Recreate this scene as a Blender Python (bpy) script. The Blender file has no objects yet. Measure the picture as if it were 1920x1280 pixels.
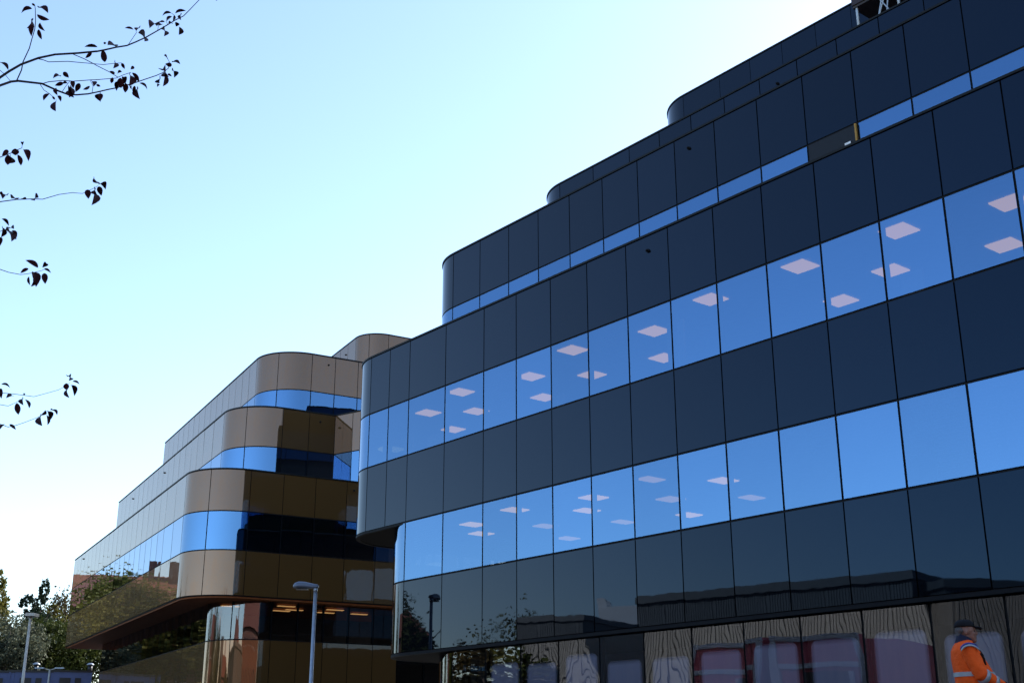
import bpy, bmesh, math, random
import numpy as np
from mathutils import Vector, Matrix

R = math.radians
rng = random.Random(7)
sc = bpy.context.scene
EYE = 1.65

# ------------------------------------------------------------------ camera
PITCH = R(18.6146); ROLL = R(-0.0527); FPX = 2270.69
cam_d = bpy.data.cameras.new("camera"); cam = bpy.data.objects.new("camera", cam_d)
sc.collection.objects.link(cam); sc.camera = cam
cam.location = (0, 0, EYE)
cam.rotation_euler = (Matrix.Rotation(math.pi/2 + PITCH, 4, 'X') @ Matrix.Rotation(ROLL, 4, 'Z')).to_euler()
cam_d.sensor_width = 36.0; cam_d.lens = 36.0*FPX/1920.0
cam_d.clip_start = 0.1; cam_d.clip_end = 3000

# ------------------------------------------------------------------ world, sun, exposure
SUN_AZ, SUN_EL = 46.0, 33.0
world = bpy.data.worlds.new("World"); sc.world = world; world.use_nodes = True
wn = world.node_tree.nodes; wl = world.node_tree.links
wn.clear()
sky = wn.new("ShaderNodeTexSky"); sky.sky_type = 'NISHITA'; sky.sun_disc = False
sky.sun_elevation = R(SUN_EL); sky.sun_rotation = R(SUN_AZ)
sky.altitude = 0; sky.air_density = 1.0; sky.dust_density = 0.55; sky.ozone_density = 1.8
bg = wn.new("ShaderNodeBackground"); bg.inputs[1].default_value = 0.15
wo = wn.new("ShaderNodeOutputWorld")
wl.new(sky.outputs[0], bg.inputs[0]); wl.new(bg.outputs[0], wo.inputs[0])

sun_d = bpy.data.lights.new("sun", 'SUN'); sun = bpy.data.objects.new("sun", sun_d)
sc.collection.objects.link(sun)
sun_d.energy = 4.2; sun_d.angle = R(0.5); sun_d.color = (1.0, 0.94, 0.85)
sv = Vector((math.sin(R(SUN_AZ))*math.cos(R(SUN_EL)), math.cos(R(SUN_AZ))*math.cos(R(SUN_EL)), math.sin(R(SUN_EL))))
sun.rotation_euler = sv.to_track_quat('Z', 'Y').to_euler()
sun.location = sv*80

vs = sc.view_settings
sc.display_settings.display_device = 'sRGB'
vs.view_transform = 'Standard'; vs.look = 'None'; vs.exposure = 1.18; vs.gamma = 1.0
vs.use_curve_mapping = False
sc.cycles.max_bounces = 8; sc.cycles.glossy_bounces = 5; sc.cycles.transparent_max_bounces = 10
sc.cycles.diffuse_bounces = 3; sc.cycles.transmission_bounces = 4
sc.cycles.caustics_reflective = False; sc.cycles.caustics_refractive = False
sc.cycles.use_denoising = True

# ------------------------------------------------------------------ helpers
COL = sc.collection
def link(o): COL.objects.link(o); return o
def tag(o, label=None, cat=None, group=None, kind=None):
    if label: o['label'] = label
    if cat: o['category'] = cat
    if group: o['group'] = group
    if kind: o['kind'] = kind
    return o
def empty(name, loc=(0, 0, 0), rz=0.0):
    o = bpy.data.objects.new(name, None); o.location = loc; o.rotation_euler = (0, 0, rz)
    o.empty_display_size = 0.2
    return link(o)
def wpos(o):
    """world matrix of an object from its own transform chain (no depsgraph needed)"""
    m = o.matrix_basis.copy()
    while o.parent is not None:
        o = o.parent; m = o.matrix_basis @ m
    return m
def mesh_obj(name, verts, faces, mat=None, parent=None, smooth=False, origin=None, smooth_faces=None, world=True):
    """verts are world coordinates when world=True; the object is placed at 'origin' (default: their centre)"""
    V = np.array(verts, dtype=float)
    if world:
        if origin is None: origin = (V.min(0)+V.max(0))/2
        if parent is not None:
            inv = wpos(parent).inverted()
            L = np.array(inv)
            V = V @ L[:3, :3].T + L[:3, 3]
            o4 = inv @ Vector(origin)
        else:
            o4 = Vector(origin)
        V = V - np.array(o4)
    else:
        o4 = Vector((0, 0, 0)) if origin is None else Vector(origin)
    me = bpy.data.meshes.new(name)
    me.from_pydata(V.tolist(), [], faces)
    if smooth: me.polygons.foreach_set("use_smooth", [True]*len(me.polygons))
    elif smooth_faces: me.polygons.foreach_set("use_smooth", [i in smooth_faces for i in range(len(me.polygons))])
    if mat: me.materials.append(mat)
    o = bpy.data.objects.new(name, me); link(o)
    if parent is not None: o.parent = parent
    o.location = o4
    return o

class MB:
    """collects simple solids in one mesh"""
    def __init__(s): s.v = []; s.f = []
    def add(s, v, f):
        b = len(s.v); s.v += [tuple(p) for p in v]; s.f += [tuple(i+b for i in q) for q in f]; return s
    def box(s, c, size, ax=None):
        c = Vector(c); hx, hy, hz = [k/2 for k in size]
        X, Y, Z = ax if ax else (Vector((1, 0, 0)), Vector((0, 1, 0)), Vector((0, 0, 1)))
        v = [c + X*a*hx + Y*b*hy + Z*d*hz for d in (-1, 1) for a, b in ((-1, -1), (1, -1), (1, 1), (-1, 1))]
        return s.add(v, [(3, 2, 1, 0), (4, 5, 6, 7), (0, 1, 5, 4), (1, 2, 6, 5), (2, 3, 7, 6), (3, 0, 4, 7)])
    def tube(s, pts, rad, n=8, cap=True):
        pts = [Vector(p) for p in pts]; m = len(pts)
        rr = rad if isinstance(rad, (list, tuple)) else [rad]*m
        rings = []
        up0 = None
        for i, p in enumerate(pts):
            t = (pts[min(i+1, m-1)]-pts[max(i-1, 0)]).normalized()
            if up0 is None:
                up0 = Vector((0, 0, 1)) if abs(t.z) < .9 else Vector((1, 0, 0))
            a = t.cross(up0).normalized(); b = a.cross(t).normalized(); up0 = b
            rings.append([p + (a*math.cos(k*2*math.pi/n) + b*math.sin(k*2*math.pi/n))*rr[i] for k in range(n)])
        v = [q for r_ in rings for q in r_]; f = []
        for i in range(m-1):
            for k in range(n):
                f.append((i*n+k, i*n+(k+1) % n, (i+1)*n+(k+1) % n, (i+1)*n+k))
        if cap:
            f.append(tuple(range(n-1, -1, -1))); f.append(tuple((m-1)*n+k for k in range(n)))
        return s.add(v, f)
    def loft(s, rings, cap=True):
        """rings: list of equal-length lists of points"""
        n = len(rings[0]); m = len(rings)
        v = [q for r_ in rings for q in r_]; f = []
        for i in range(m-1):
            for k in range(n):
                f.append((i*n+k, i*n+(k+1) % n, (i+1)*n+(k+1) % n, (i+1)*n+k))
        if cap:
            f.append(tuple(range(n-1, -1, -1))); f.append(tuple((m-1)*n+k for k in range(n)))
        return s.add(v, f)
    def ell(s, c, rad, ax=None, nu=14, nv=9):
        c = Vector(c); X, Y, Z = ax if ax else (Vector((1, 0, 0)), Vector((0, 1, 0)), Vector((0, 0, 1)))
        v = []; f = []
        for j in range(nv+1):
            th = math.pi*j/nv
            for i in range(nu):
                ph = 2*math.pi*i/nu
                v.append(c + X*rad[0]*math.sin(th)*math.cos(ph) + Y*rad[1]*math.sin(th)*math.sin(ph) - Z*rad[2]*math.cos(th))
        for j in range(nv):
            for i in range(nu):
                f.append((j*nu+i, j*nu+(i+1) % nu, (j+1)*nu+(i+1) % nu, (j+1)*nu+i))
        return s.add(v, f)
    def build(s, name, mat, parent=None, smooth=False, origin=None, world=True):
        return mesh_obj(name, s.v, s.f, mat, parent, smooth, origin, world=world)

def az(a):  # heading vector from an azimuth in degrees (0 = +Y, clockwise)
    return Vector((math.sin(R(a)), math.cos(R(a)), 0))

# ------------------------------------------------------------------ materials
def new_mat(name):
    m = bpy.data.materials.new(name); m.use_nodes = True
    nt = m.node_tree; nt.nodes.clear()
    out = nt.nodes.new("ShaderNodeOutputMaterial")
    return m, nt, out
def pbsdf(nt, col, rough=.5, metal=0., spec=.5, ior=1.5):
    b = nt.nodes.new("ShaderNodeBsdfPrincipled")
    b.inputs['Base Color'].default_value = (*col, 1); b.inputs['Roughness'].default_value = rough
    b.inputs['Metallic'].default_value = metal; b.inputs['IOR'].default_value = ior
    b.inputs['Specular IOR Level'].default_value = spec
    return b
def noise(nt, scale, detail=3, coord='Object', stretch=None, rough=.55):
    tc = nt.nodes.new("ShaderNodeTexCoord"); n = nt.nodes.new("ShaderNodeTexNoise")
    n.inputs['Scale'].default_value = scale; n.inputs['Detail'].default_value = detail; n.inputs['Roughness'].default_value = rough
    if stretch:
        mp = nt.nodes.new("ShaderNodeMapping"); mp.inputs['Scale'].default_value = stretch
        nt.links.new(tc.outputs[coord], mp.inputs[0]); nt.links.new(mp.outputs[0], n.inputs['Vector'])
    else:
        nt.links.new(tc.outputs[coord], n.inputs['Vector'])
    return n
def ramp(nt, src, stops):
    r = nt.nodes.new("ShaderNodeValToRGB")
    els = r.color_ramp.elements
    while len(els) < len(stops): els.new(0.5)
    for e, (p, c) in zip(els, stops):
        e.position = p; e.color = (*c, 1)
    nt.links.new(src, r.inputs[0]); return r
def bump(nt, src, strength, dist, bsdf):
    b = nt.nodes.new("ShaderNodeBump"); b.inputs['Strength'].default_value = strength; b.inputs['Distance'].default_value = dist
    nt.links.new(src, b.inputs['Height']); nt.links.new(b.outputs[0], bsdf.inputs['Normal']); return b
def mat_simple(name, col, rough=.6, metal=0., spec=.5, var=.18, scale=6., bmp=0., stretch=None):
    m, nt, out = new_mat(name); b = pbsdf(nt, col, rough, metal, spec)
    n = noise(nt, scale, 4, stretch=stretch)
    lo = tuple(c*(1-var) for c in col); hi = tuple(min(1, c*(1+var)) for c in col)
    r = ramp(nt, n.outputs[0], [(.3, lo), (.7, hi)])
    nt.links.new(r.outputs[0], b.inputs['Base Color'])
    if bmp: bump(nt, n.outputs[0], bmp, .02, b)
    nt.links.new(b.outputs[0], out.inputs[0]); return m

def mat_panel(name, f0, under, mixf, wob, ior=None):
    """back-painted glass cladding: a mirror-like coat over a dark colour"""
    m, nt, out = new_mat(name)
    coat = pbsdf(nt, f0, .012, 1.0); coat.inputs['Coat Weight'].default_value = 0.35; coat.inputs['Coat IOR'].default_value = 1.38; coat.inputs['Coat Roughness'].default_value = .01
    body = pbsdf(nt, under, .55, 0, .2)
    mx = nt.nodes.new("ShaderNodeMixShader"); mx.inputs[0].default_value = mixf
    n = noise(nt, 1.1, 2); bb = bump(nt, n.outputs[0], .25, wob, coat); nt.links.new(bb.outputs[0], coat.inputs['Coat Normal'])
    n2 = noise(nt, 3.0, 5, stretch=(1, 1, .25))
    r = ramp(nt, n2.outputs[0], [(.35, (.010,)*3), (.8, (.035,)*3)])
    nt.links.new(r.outputs[0], coat.inputs['Roughness'])
    nt.links.new(body.outputs[0], mx.inputs[1]); nt.links.new(coat.outputs[0], mx.inputs[2])
    nt.links.new(mx.outputs[0], out.inputs[0]); return m
def mat_dark(name, col, ior, wob):
    m, nt, out = new_mat(name); b = pbsdf(nt, col, .012, 0, .5, ior); b.inputs['Specular Tint'].default_value = (.20, .36, .72, 1)
    oi = nt.nodes.new('ShaderNodeObjectInfo'); rt = ramp(nt, oi.outputs['Random'], [(0, (.085, .170, .30)), (1, (.120, .225, .39))]); nt.links.new(rt.outputs[0], b.inputs['Specular Tint'])
    n = noise(nt, 1.1, 2); bump(nt, n.outputs[0], .25, wob, b)
    n2 = noise(nt, 3.0, 5, stretch=(1, 1, .25))
    r = ramp(nt, n2.outputs[0], [(.35, (.010,)*3), (.8, (.03,)*3)])
    nt.links.new(r.outputs[0], b.inputs['Roughness'])
    nt.links.new(b.outputs[0], out.inputs[0]); return m
def mat_glass(name, f0, trans, mixf, wob=.01):
    """coated solar glass: part mirror, part see-through"""
    m, nt, out = new_mat(name)
    coat = pbsdf(nt, f0, .006, 1.0)
    oi = nt.nodes.new('ShaderNodeObjectInfo'); rt = ramp(nt, oi.outputs['Random'], [(0, tuple(c*.90 for c in f0)), (1, tuple(c*1.09 for c in f0))]); nt.links.new(rt.outputs[0], coat.inputs['Base Color'])
    n = noise(nt, .9, 2); bump(nt, n.outputs[0], .25, wob, coat)
    tr = nt.nodes.new("ShaderNodeBsdfTransparent"); tr.inputs[0].default_value = (*trans, 1)
    fr = nt.nodes.new("ShaderNodeFresnel"); fr.inputs[0].default_value = 1.5
    mr = nt.nodes.new("ShaderNodeMapRange"); mr.inputs[1].default_value = 0.04; mr.inputs[2].default_value = .6
    mr.inputs[3].default_value = mixf; mr.inputs[4].default_value = 1.0
    mx = nt.nodes.new("ShaderNodeMixShader")
    nt.links.new(fr.outputs[0], mr.inputs[0]); nt.links.new(mr.outputs[0], mx.inputs[0])
    nt.links.new(tr.outputs[0], mx.inputs[1]); nt.links.new(coat.outputs[0], mx.inputs[2])
    nt.links.new(mx.outputs[0], out.inputs[0]); return m
def mat_emit(name, col, s):
    m, nt, out = new_mat(name); e = nt.nodes.new("ShaderNodeEmission")
    e.inputs[0].default_value = (*col, 1); e.inputs[1].default_value = s
    nt.links.new(e.outputs[0], out.inputs[0]); return m
def mat_leaf(name, c1, c2, trans=.35, rough=.6):
    m, nt, out = new_mat(name)
    oi = nt.nodes.new("ShaderNodeNewGeometry")
    n = noise(nt, .45, 3)
    mxv = nt.nodes.new("ShaderNodeMath"); mxv.operation = 'ADD'
    sc_ = nt.nodes.new("ShaderNodeMath"); sc_.operation = 'MULTIPLY'; sc_.inputs[1].default_value = .5
    nt.links.new(oi.outputs['Random Per Island'], sc_.inputs[0])
    nt.links.new(sc_.outputs[0], mxv.inputs[0]); nt.links.new(n.outputs[0], mxv.inputs[1])
    r = ramp(nt, mxv.outputs[0], [(.35, c1), (1.0, c2)])
    b = pbsdf(nt, c1, rough, 0, .08); nt.links.new(r.outputs[0], b.inputs['Base Color'])
    t = nt.nodes.new("ShaderNodeBsdfTranslucent"); nt.links.new(r.outputs[0], t.inputs[0])
    mx = nt.nodes.new("ShaderNodeMixShader"); mx.inputs[0].default_value = trans
    nt.links.new(b.outputs[0], mx.inputs[1]); nt.links.new(t.outputs[0], mx.inputs[2])
    nt.links.new(mx.outputs[0], out.inputs[0]); return m

M = {}
M['dark_panel'] = mat_dark('dark_panel', (.003, .004, .006), 1.85, .004)
M['gold_panel'] = mat_panel('gold_panel', (.210, .117, .079), (.30, .160, .047), .75, .006)
M['glass'] = mat_glass('blue_glass', (.150, .300, .53), (.50, .52, .55), .66, .004)
M['shop_glass'] = mat_glass('clear_glass', (.30, .32, .36), (.86, .88, .92), .36, .004)
M['black'] = mat_simple('black_metal', (.007, .008, .010), .6, 0, .12)
M['soffit'] = mat_simple('dark_soffit', (.007, .0065, .0065), .7, 0, .1)
M['bronze'] = mat_simple('bronze_soffit', (.26, .085, .030), .6, 0, .08)
M['coping'] = mat_simple('coping_metal', (.009, .011, .013), .5, 0, .15)
M['board'] = mat_simple('board_black', (.005, .006, .010), .4, 0, .25)
M['inner'] = mat_simple('interior_white', (.42, .42, .42), .8, var=.05)
M['inner_dark'] = mat_simple('interior_grey', (.10, .10, .105), .8, var=.1)
M['roof'] = mat_simple('roof_felt', (.06, .06, .065), .9)
M['light'] = mat_emit('ceiling_panel_light', (1.0, .58, .14), .80)
M['light_dim'] = mat_emit('ceiling_panel_light_dim', (1.0, .60, .18), .42)
M['warm'] = mat_emit('warm_panel_light', (1.0, .52, .18), .32)
M['pole'] = mat_simple('galvanised_steel', (.34, .38, .43), .42, .55, .5, var=.12, scale=9)
M['lamp_head'] = mat_simple('lamp_grey', (.13, .15, .19), .35, .2, .5, var=.1)
M['cream_pole'] = mat_simple('cream_steel', (.55, .50, .42), .5, .1)
M['bark'] = mat_simple('bark', (.05, .038, .03), .9, bmp=.5, scale=14)
M['twig'] = mat_simple('twig_bark', (.022, .013, .014), .8, bmp=.4, scale=40)
M['plum_leaf'] = mat_leaf('plum_leaf', (.012, .004, .006), (.050, .008, .010), .12)
M['leaf_a'] = mat_leaf('green_leaves', (.016, .030, .008), (.060, .072, .016), .22)
M['leaf_b'] = mat_leaf('olive_leaves', (.036, .042, .010), (.19, .175, .042), .3)
M['leaf_c'] = mat_leaf('grey_leaves', (.036, .046, .028), (.13, .14, .09), .2)
M['leaf_d'] = mat_leaf('rusty_leaves', (.026, .028, .010), (.10, .07, .028), .22)
M['conifer'] = mat_leaf('conifer_needles', (.010, .022, .012), (.034, .052, .028), .12)

def mat_brick():
    m, nt, out = new_mat('brick_wall'); tc = nt.nodes.new("ShaderNodeTexCoord")
    br = nt.nodes.new("ShaderNodeTexBrick"); br.inputs['Scale'].default_value = 4.5
    br.inputs['Color1'].default_value = (.22, .072, .038, 1); br.inputs['Color2'].default_value = (.15, .048, .028, 1)
    br.inputs['Mortar'].default_value = (.22, .19, .165, 1); br.inputs['Mortar Size'].default_value = .015
    mp = nt.nodes.new("ShaderNodeMapping"); mp.inputs['Rotation'].default_value = (R(90), 0, 0)
    nt.links.new(tc.outputs['Object'], mp.inputs[0]); nt.links.new(mp.outputs[0], br.inputs[0])
    b = pbsdf(nt, (.3, .1, .06), .85); nt.links.new(br.outputs[0], b.inputs['Base Color'])
    nt.links.new(b.outputs[0], out.inputs[0]); return m
M['brick'] = mat_brick()
M['roof_tile'] = mat_simple('roof_tile', (.20, .07, .045), .8, scale=5)

# ------------------------------------------------------------------ ground
GZ = 1.2
def ground_z(x, y):
    d = math.hypot(x, y)
    z = GZ*max(0., min(1., (d-5.)/5.)) if y > -5 else 0
    z = z*z*(3-2*z/GZ)/GZ if z < GZ else GZ
    # the land rises to a bank far left behind the buildings
    k = max(0., min(1., (y-82)/12.)); z += 3.6*k*k*(3-2*k)
    return z
def build_ground():
    xs = np.concatenate([np.linspace(-900, -70, 14), np.linspace(-60, 60, 61), np.linspace(70, 900, 14)])
    ys = np.concatenate([np.linspace(-900, -70, 14), np.linspace(-60, 130, 96), np.linspace(150, 1500, 14)])
    v = [(x, y, ground_z(x, y)) for y in ys for x in xs]
    nx = len(xs)
    f = [(j*nx+i, j*nx+i+1, (j+1)*nx+i+1, (j+1)*nx+i) for j in range(len(ys)-1) for i in range(nx-1)]
    m, nt, out = new_mat('paving')
    b = pbsdf(nt, (.2, .2, .19), .85)
    n = noise(nt, .35, 6); r = ramp(nt, n.outputs[0], [(.3, (.045, .045, .045)), (.55, (.065, .064, .060)), (.75, (.10, .095, .085))])
    nt.links.new(r.outputs[0], b.inputs['Base Color'])
    n2 = noise(nt, 30, 4); bump(nt, n2.outputs[0], .3, .02, b)
    nt.links.new(b.outputs[0], out.inputs[0])
    o = mesh_obj('ground', v, f, m, None, True, origin=(0, 0, 0)); tag(o, kind='structure')
build_ground()

# ------------------------------------------------------------------ facades that follow a plan line
class Path:
    """plan line walked left to right as seen from outside; outward is to the right of the walk.
    segs: ('l', length) | ('a', radius, degrees turned to the left) | ('k', degrees turned left, sharp)"""
    def __init__(s, start, head, segs):
        s.pts = []; s.segs = []; p = Vector((start[0], start[1], 0)); h = head; T = 0.
        for g in segs:
            if g[0] == 'l':
                s.segs.append((T, T+g[1], 'l', p.copy(), h)); p = p + az(h)*g[1]; T += g[1]
            elif g[0] == 'a':
                L = R(abs(g[2]))*g[1]; c = p + az(h-90)*g[1]
                s.segs.append((T, T+L, 'a', c, h, g[1]))
                h2 = h - g[2]; p = c + az(h2+90)*g[1]; h = h2; T += L
            else:
                h -= g[1]
        s.L = T; s.end = p; s.endhead = h
    def at(s, t, bias=0):
        for g in s.segs:
            if t < g[1]-1e-6 or g is s.segs[-1] or (bias < 0 and t <= g[1]+1e-6):
                break
        if g[2] == 'l':
            return g[3] + az(g[4])*(t-g[0]), g[4]
        h = g[4] - math.degrees((t-g[0])/g[5])
        return g[3] + az(h+90)*g[5], h
    def curved(s, a, b):
        return any(g[2] == 'a' and g[0] < b-1e-4 and g[1] > a+1e-4 for g in s.segs)
    def samples(s, a, b, step=.22):
        ts = [a, b]
        for g in s.segs:
            if g[2] == 'a' and g[0] < b and g[1] > a:
                lo, hi = max(a, g[0]), min(b, g[1]); n = max(2, int((hi-lo)/step)+1)
                ts += [lo+(hi-lo)*i/n for i in range(n+1)]
            else:
                for e in (g[0], g[1]):
                    if a < e < b: ts.append(e)
        ts = sorted(set(round(t, 5) for t in ts)); return ts

def panel(name, path, t0, t1, z0, z1, mat, parent, out=0., thick=.045, tilt=.0012, pillow=.0015, gap=.018, nz=4):
    """one cladding panel or pane, slightly bowed and never perfectly in plane with its neighbours"""
    a, b = t0+gap, t1-gap
    if path.curved(a, b): ts = path.samples(a, b, .13)
    else: ts = [a+(b-a)*i/4 for i in range(5)]
    ta, tb = rng.gauss(0, tilt), rng.gauss(0, tilt)
    v = []; tm = (a+b)/2; zm = (z0+z1)/2; hw = (b-a)/2; hz = (z1-z0)/2
    for j in range(nz+1):
        z = z0+(z1-z0)*j/nz
        for i, t in enumerate(ts):
            p, h = path.at(t, -1 if i == len(ts)-1 else 0); n = az(h+90)
            x, w = (t-tm)/hw, (z-zm)/hz
            o = out + ta*(t-tm) + tb*(z-zm) - pillow*(1-x*x)*(1-w*w)
            q = p + n*o; v.append((q.x, q.y, z+EYE))
    n_ = len(ts); f = [(j*n_+i+1, j*n_+i, (j+1)*n_+i, (j+1)*n_+i+1)[::-1] for j in range(nz) for i in range(n_-1)]
    nf = len(f)
    # rim
    idx = [i for i in range(n_)] + [j*n_+n_-1 for j in range(1, nz+1)] + [nz*n_+i for i in range(n_-2, -1, -1)] + [j*n_ for j in range(nz-1, 0, -1)]
    base = len(v)
    back = []
    for k in idx:
        t = ts[k % n_]; p, h = path.at(t, -1 if k % n_ == n_-1 else 0); n = az(h+90)
        x, y, z = v[k]; back.append((x-n.x*thick, y-n.y*thick, z))
    v2 = v + [v[k] for k in idx] + back
    m = len(idx)
    for k in range(m):
        k2 = (k+1) % m
        f.append((base+k2, base+k, base+m+k, base+m+k2)[::-1])
    return mesh_obj(name, v2, f, mat, parent, smooth_faces=set(range(nf)))

def strip(name, path, t0, t1, z0, z1, mat, parent, out=0., thick=.1, step=.2):
    """a solid band that follows the plan line"""
    ts = path.samples(t0, t1, step)
    # break at sharp corners: duplicate sample with both headings
    rings = []
    for i, t in enumerate(ts):
        hs = []
        p, h = path.at(t); hs.append(h)
        p2, h2 = path.at(t, -1)
        if abs(h2-h) > 1 and 0 < i < len(ts)-1: hs = [h2, h]
        for hh in hs:
            n = az(hh+90); k = 1.0
            if len(hs) == 2:
                n = (az(hs[0]+90)+az(hs[1]+90)); n = n/n.length; k = 1/ max(.3, n.dot(az(hs[0]+90)))
            a = p+n*out*k; b = p+n*(out-thick)*k
            rings.append([(a.x, a.y, z0+EYE), (a.x, a.y, z1+EYE), (b.x, b.y, z1+EYE), (b.x, b.y, z0+EYE)])
            if len(hs) == 2: break
    mb = MB(); mb.loft([[Vector(q) for q in r_] for r_ in rings])
    return mb.build(name, mat, parent)

def plate(name, poly, z0, z1, mat, parent):
    n = len(poly); v = [(p[0], p[1], z0+EYE) for p in poly] + [(p[0], p[1], z1+EYE) for p in poly]
    f = [tuple(range(n)), tuple(range(2*n-1, n-1, -1))] + [((i+1) % n, i, n+i, n+(i+1) % n) for i in range(n)]
    bm = bmesh.new(); vs_ = [bm.verts.new(p) for p in v]
    for q in f: bm.faces.new([vs_[i] for i in q])
    bmesh.ops.recalc_face_normals(bm, faces=bm.faces)
    bmesh.ops.triangulate(bm, faces=[x for x in bm.faces if len(x.verts) > 4])
    bm.verts.index_update()
    vv = [tuple(x.co) for x in bm.verts]; ff = [tuple(q.index for q in x.verts) for x in bm.faces]; bm.free()
    return mesh_obj(name, vv, ff, mat, parent)

def footprint(path, inset, back):
    """outline: the facade line moved inwards, closed by the 'back' corner points"""
    pts = []
    for t in path.samples(0, path.L, .25):
        p, h = path.at(t); q = p - az(h+90)*inset; pts.append((q.x, q.y))
    return pts + back

def mullion(name, path, t, z0, z1, mat, parent, w=.085, out=-.028, depth=.12):
    p, h = path.at(t); n = az(h+90); d = az(h)
    c = p + n*(out-depth/2)
    return MB().box((c.x, c.y, (z0+z1)/2+EYE), (w, depth, z1-z0), (d, n, Vector((0, 0, 1)))).build(name, mat, parent)

def facade_rows(parent, path, joints, rows, gap_p=.017, gap_w=.026, jog=None):
    """rows: (kind, z0, z1) from the bottom up; kind 'panel' | 'window'"""
    for kind, z0, z1, mat, kw in rows:
        if kind == 'panel':
            for a, b in zip(joints[:-1], joints[1:]):
                panel('cladding_panel', path, a, b, z0+.02, z1-.02, mat, parent, gap=gap_p, **kw)
            strip('backing_wall', path, joints[0], joints[-1], z0-.03, z1+.03, M['black'], parent, out=-.05, thick=.1)
        else:
            for a, b in zip(joints[:-1], joints[1:]):
                panel('window', path, a, b, z0+.035, z1-.035, mat, parent, gap=gap_w, thick=.02, **kw)
            for t in joints:
                mullion('mullion', path, min(max(t, .02), path.L-.02), z0+.03, z1-.03, M['black'], parent)

Hd = 38.824   # dark building: its front runs towards azimuth -38.824
U = az(-Hd); N = az(90-Hd); D0 = 20.44
def FP(s, d): return U*s + N*d    # s along the front (growing to the far left end), d away from the camera

dark = empty('office_building', FP(15, 28) + Vector((0, 0, GZ)))
tag(dark, 'black glass office building with stepped rounded floors and blue ribbon windows', 'building')

S_R = -2.6    # right end of the front
DEPTH = 26.0
def dark_level(sc_, d, joints_s, r=2.0):
    """path with the left end wall, the round corner and the front"""
    endl = DEPTH - (d-D0) + 3.0
    st = FP(sc_+r, d+r+endl)
    path = Path((st.x, st.y), 231.176, [('l', endl), ('a', r, 90), ('l', sc_-S_R)])
    t_c = endl + math.pi/2*r                  # where the straight front begins
    jt = [t_c + (sc_-s) for s in joints_s]
    arc = [endl, endl+math.pi/4*r]
    endj = []
    t = endl
    while t > 1.5: t -= 1.5; endj.append(t)
    return path, sorted(endj)+arc+jt, t_c
def reg(first, step, stop):
    out = []; s = first
    while s > stop: out.append(s); s -= step
    return out
ZL = {'G': (1.2-EYE, 2.70), 'L1': (2.70, 4.77, 6.564), 'L2': (6.564, 8.627, 10.425, 12.395), 'L3': (12.30, 14.42, 16.43), 'L4': (16.43, 18.4, 20.48), 'L5': (20.48, 22.4, 24.4)}

DP = dict(tilt=.0007, pillow=.0012); DW = dict(tilt=.0009, pillow=.002)
def back_poly(sc_, d, r=2.0):
    return [tuple(FP(S_R, D0+DEPTH+5)[:2]), tuple(FP(sc_+r, D0+DEPTH+5)[:2])]

# level 2 (overhangs to the left), level 1, ground floor
p2, j2, tc2 = dark_level(32.85, D0, [32.85, 31.72, 30.57, 28.62, 26.71] + reg(25.21, 1.5, -1.))
facade_rows(dark, p2, j2, [('panel', 6.564, 8.627, M['dark_panel'], DP), ('window', 8.627, 10.425, M['glass'], DW), ('panel', 10.425, 12.36, M['dark_panel'], DP)])
p1, j1, tc1 = dark_level(30.57, D0, [30.57, 28.62, 26.71] + reg(25.21, 1.5, -1.))
facade_rows(dark, p1, j1, [('panel', 2.70, 4.77, M['dark_panel'], DP), ('window', 4.77, 6.564, M['glass'], DW)])
pg, jg, tcg = dark_level(28.37, 20.66, reg(28.37, 1.522, -1.))
facade_rows(dark, pg, jg, [('window', 1.2-EYE, 2.68, M['shop_glass'], dict(tilt=.0022, pillow=.006, nz=6))])
p3, j3, tc3 = dark_level(31.77, 22.95, [31.77, 30.24, 28.69] + reg(27.18, 1.506, -1.))
facade_rows(dark, p3, j3, [('panel', 14.42, 16.39, M['dark_panel'], DP)])
JB = [tc3 + 31.77 - s for s in (27.18-1.506*7, 27.18-1.506*8)]
for a, b in zip(j3[:-1], j3[1:]):
    if abs(a-JB[0]) < .05:
        o = panel('temporary_board', p3, a, b, 12.33, 14.40, M['board'], dark, gap=.02, thick=.03, tilt=0, pillow=0, out=-.01)
        tag(o, 'matt black board filling the gap where a top strip window is missing')
    else:
        panel('window', p3, a, b, 12.33, 14.385, M['glass'], dark, gap=.026, thick=.02, **DW)
for t in j3: mullion('mullion', p3, min(max(t, .02), p3.L-.02), 12.33, 14.385, M['black'], dark)
p4, j4, tc4 = dark_level(31.51, 27.7, [31.51, 29.63, 27.72] + reg(26.22, 1.5, -1.))
facade_rows(dark, p4, j4, [('panel', 18.4, 20.44, M['dark_panel'], DP)])
strip('backing_wall', p4, j4[0], j4[-1], 16.43, 18.36, M['black'], dark, out=-.05, thick=.1)
p5, j5, tc5 = dark_level(28.59, 31.66, [28.59] + reg(26.7, 1.5, -1.))
facade_rows(dark, p5, j5, [('panel', 22.3, 24.36, M['dark_panel'], DP)], gap_p=.010)
strip('backing_wall', p5, j5[0], j5[-1], 20.48, 22.27, M['black'], dark, out=-.05, thick=.1)
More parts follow.
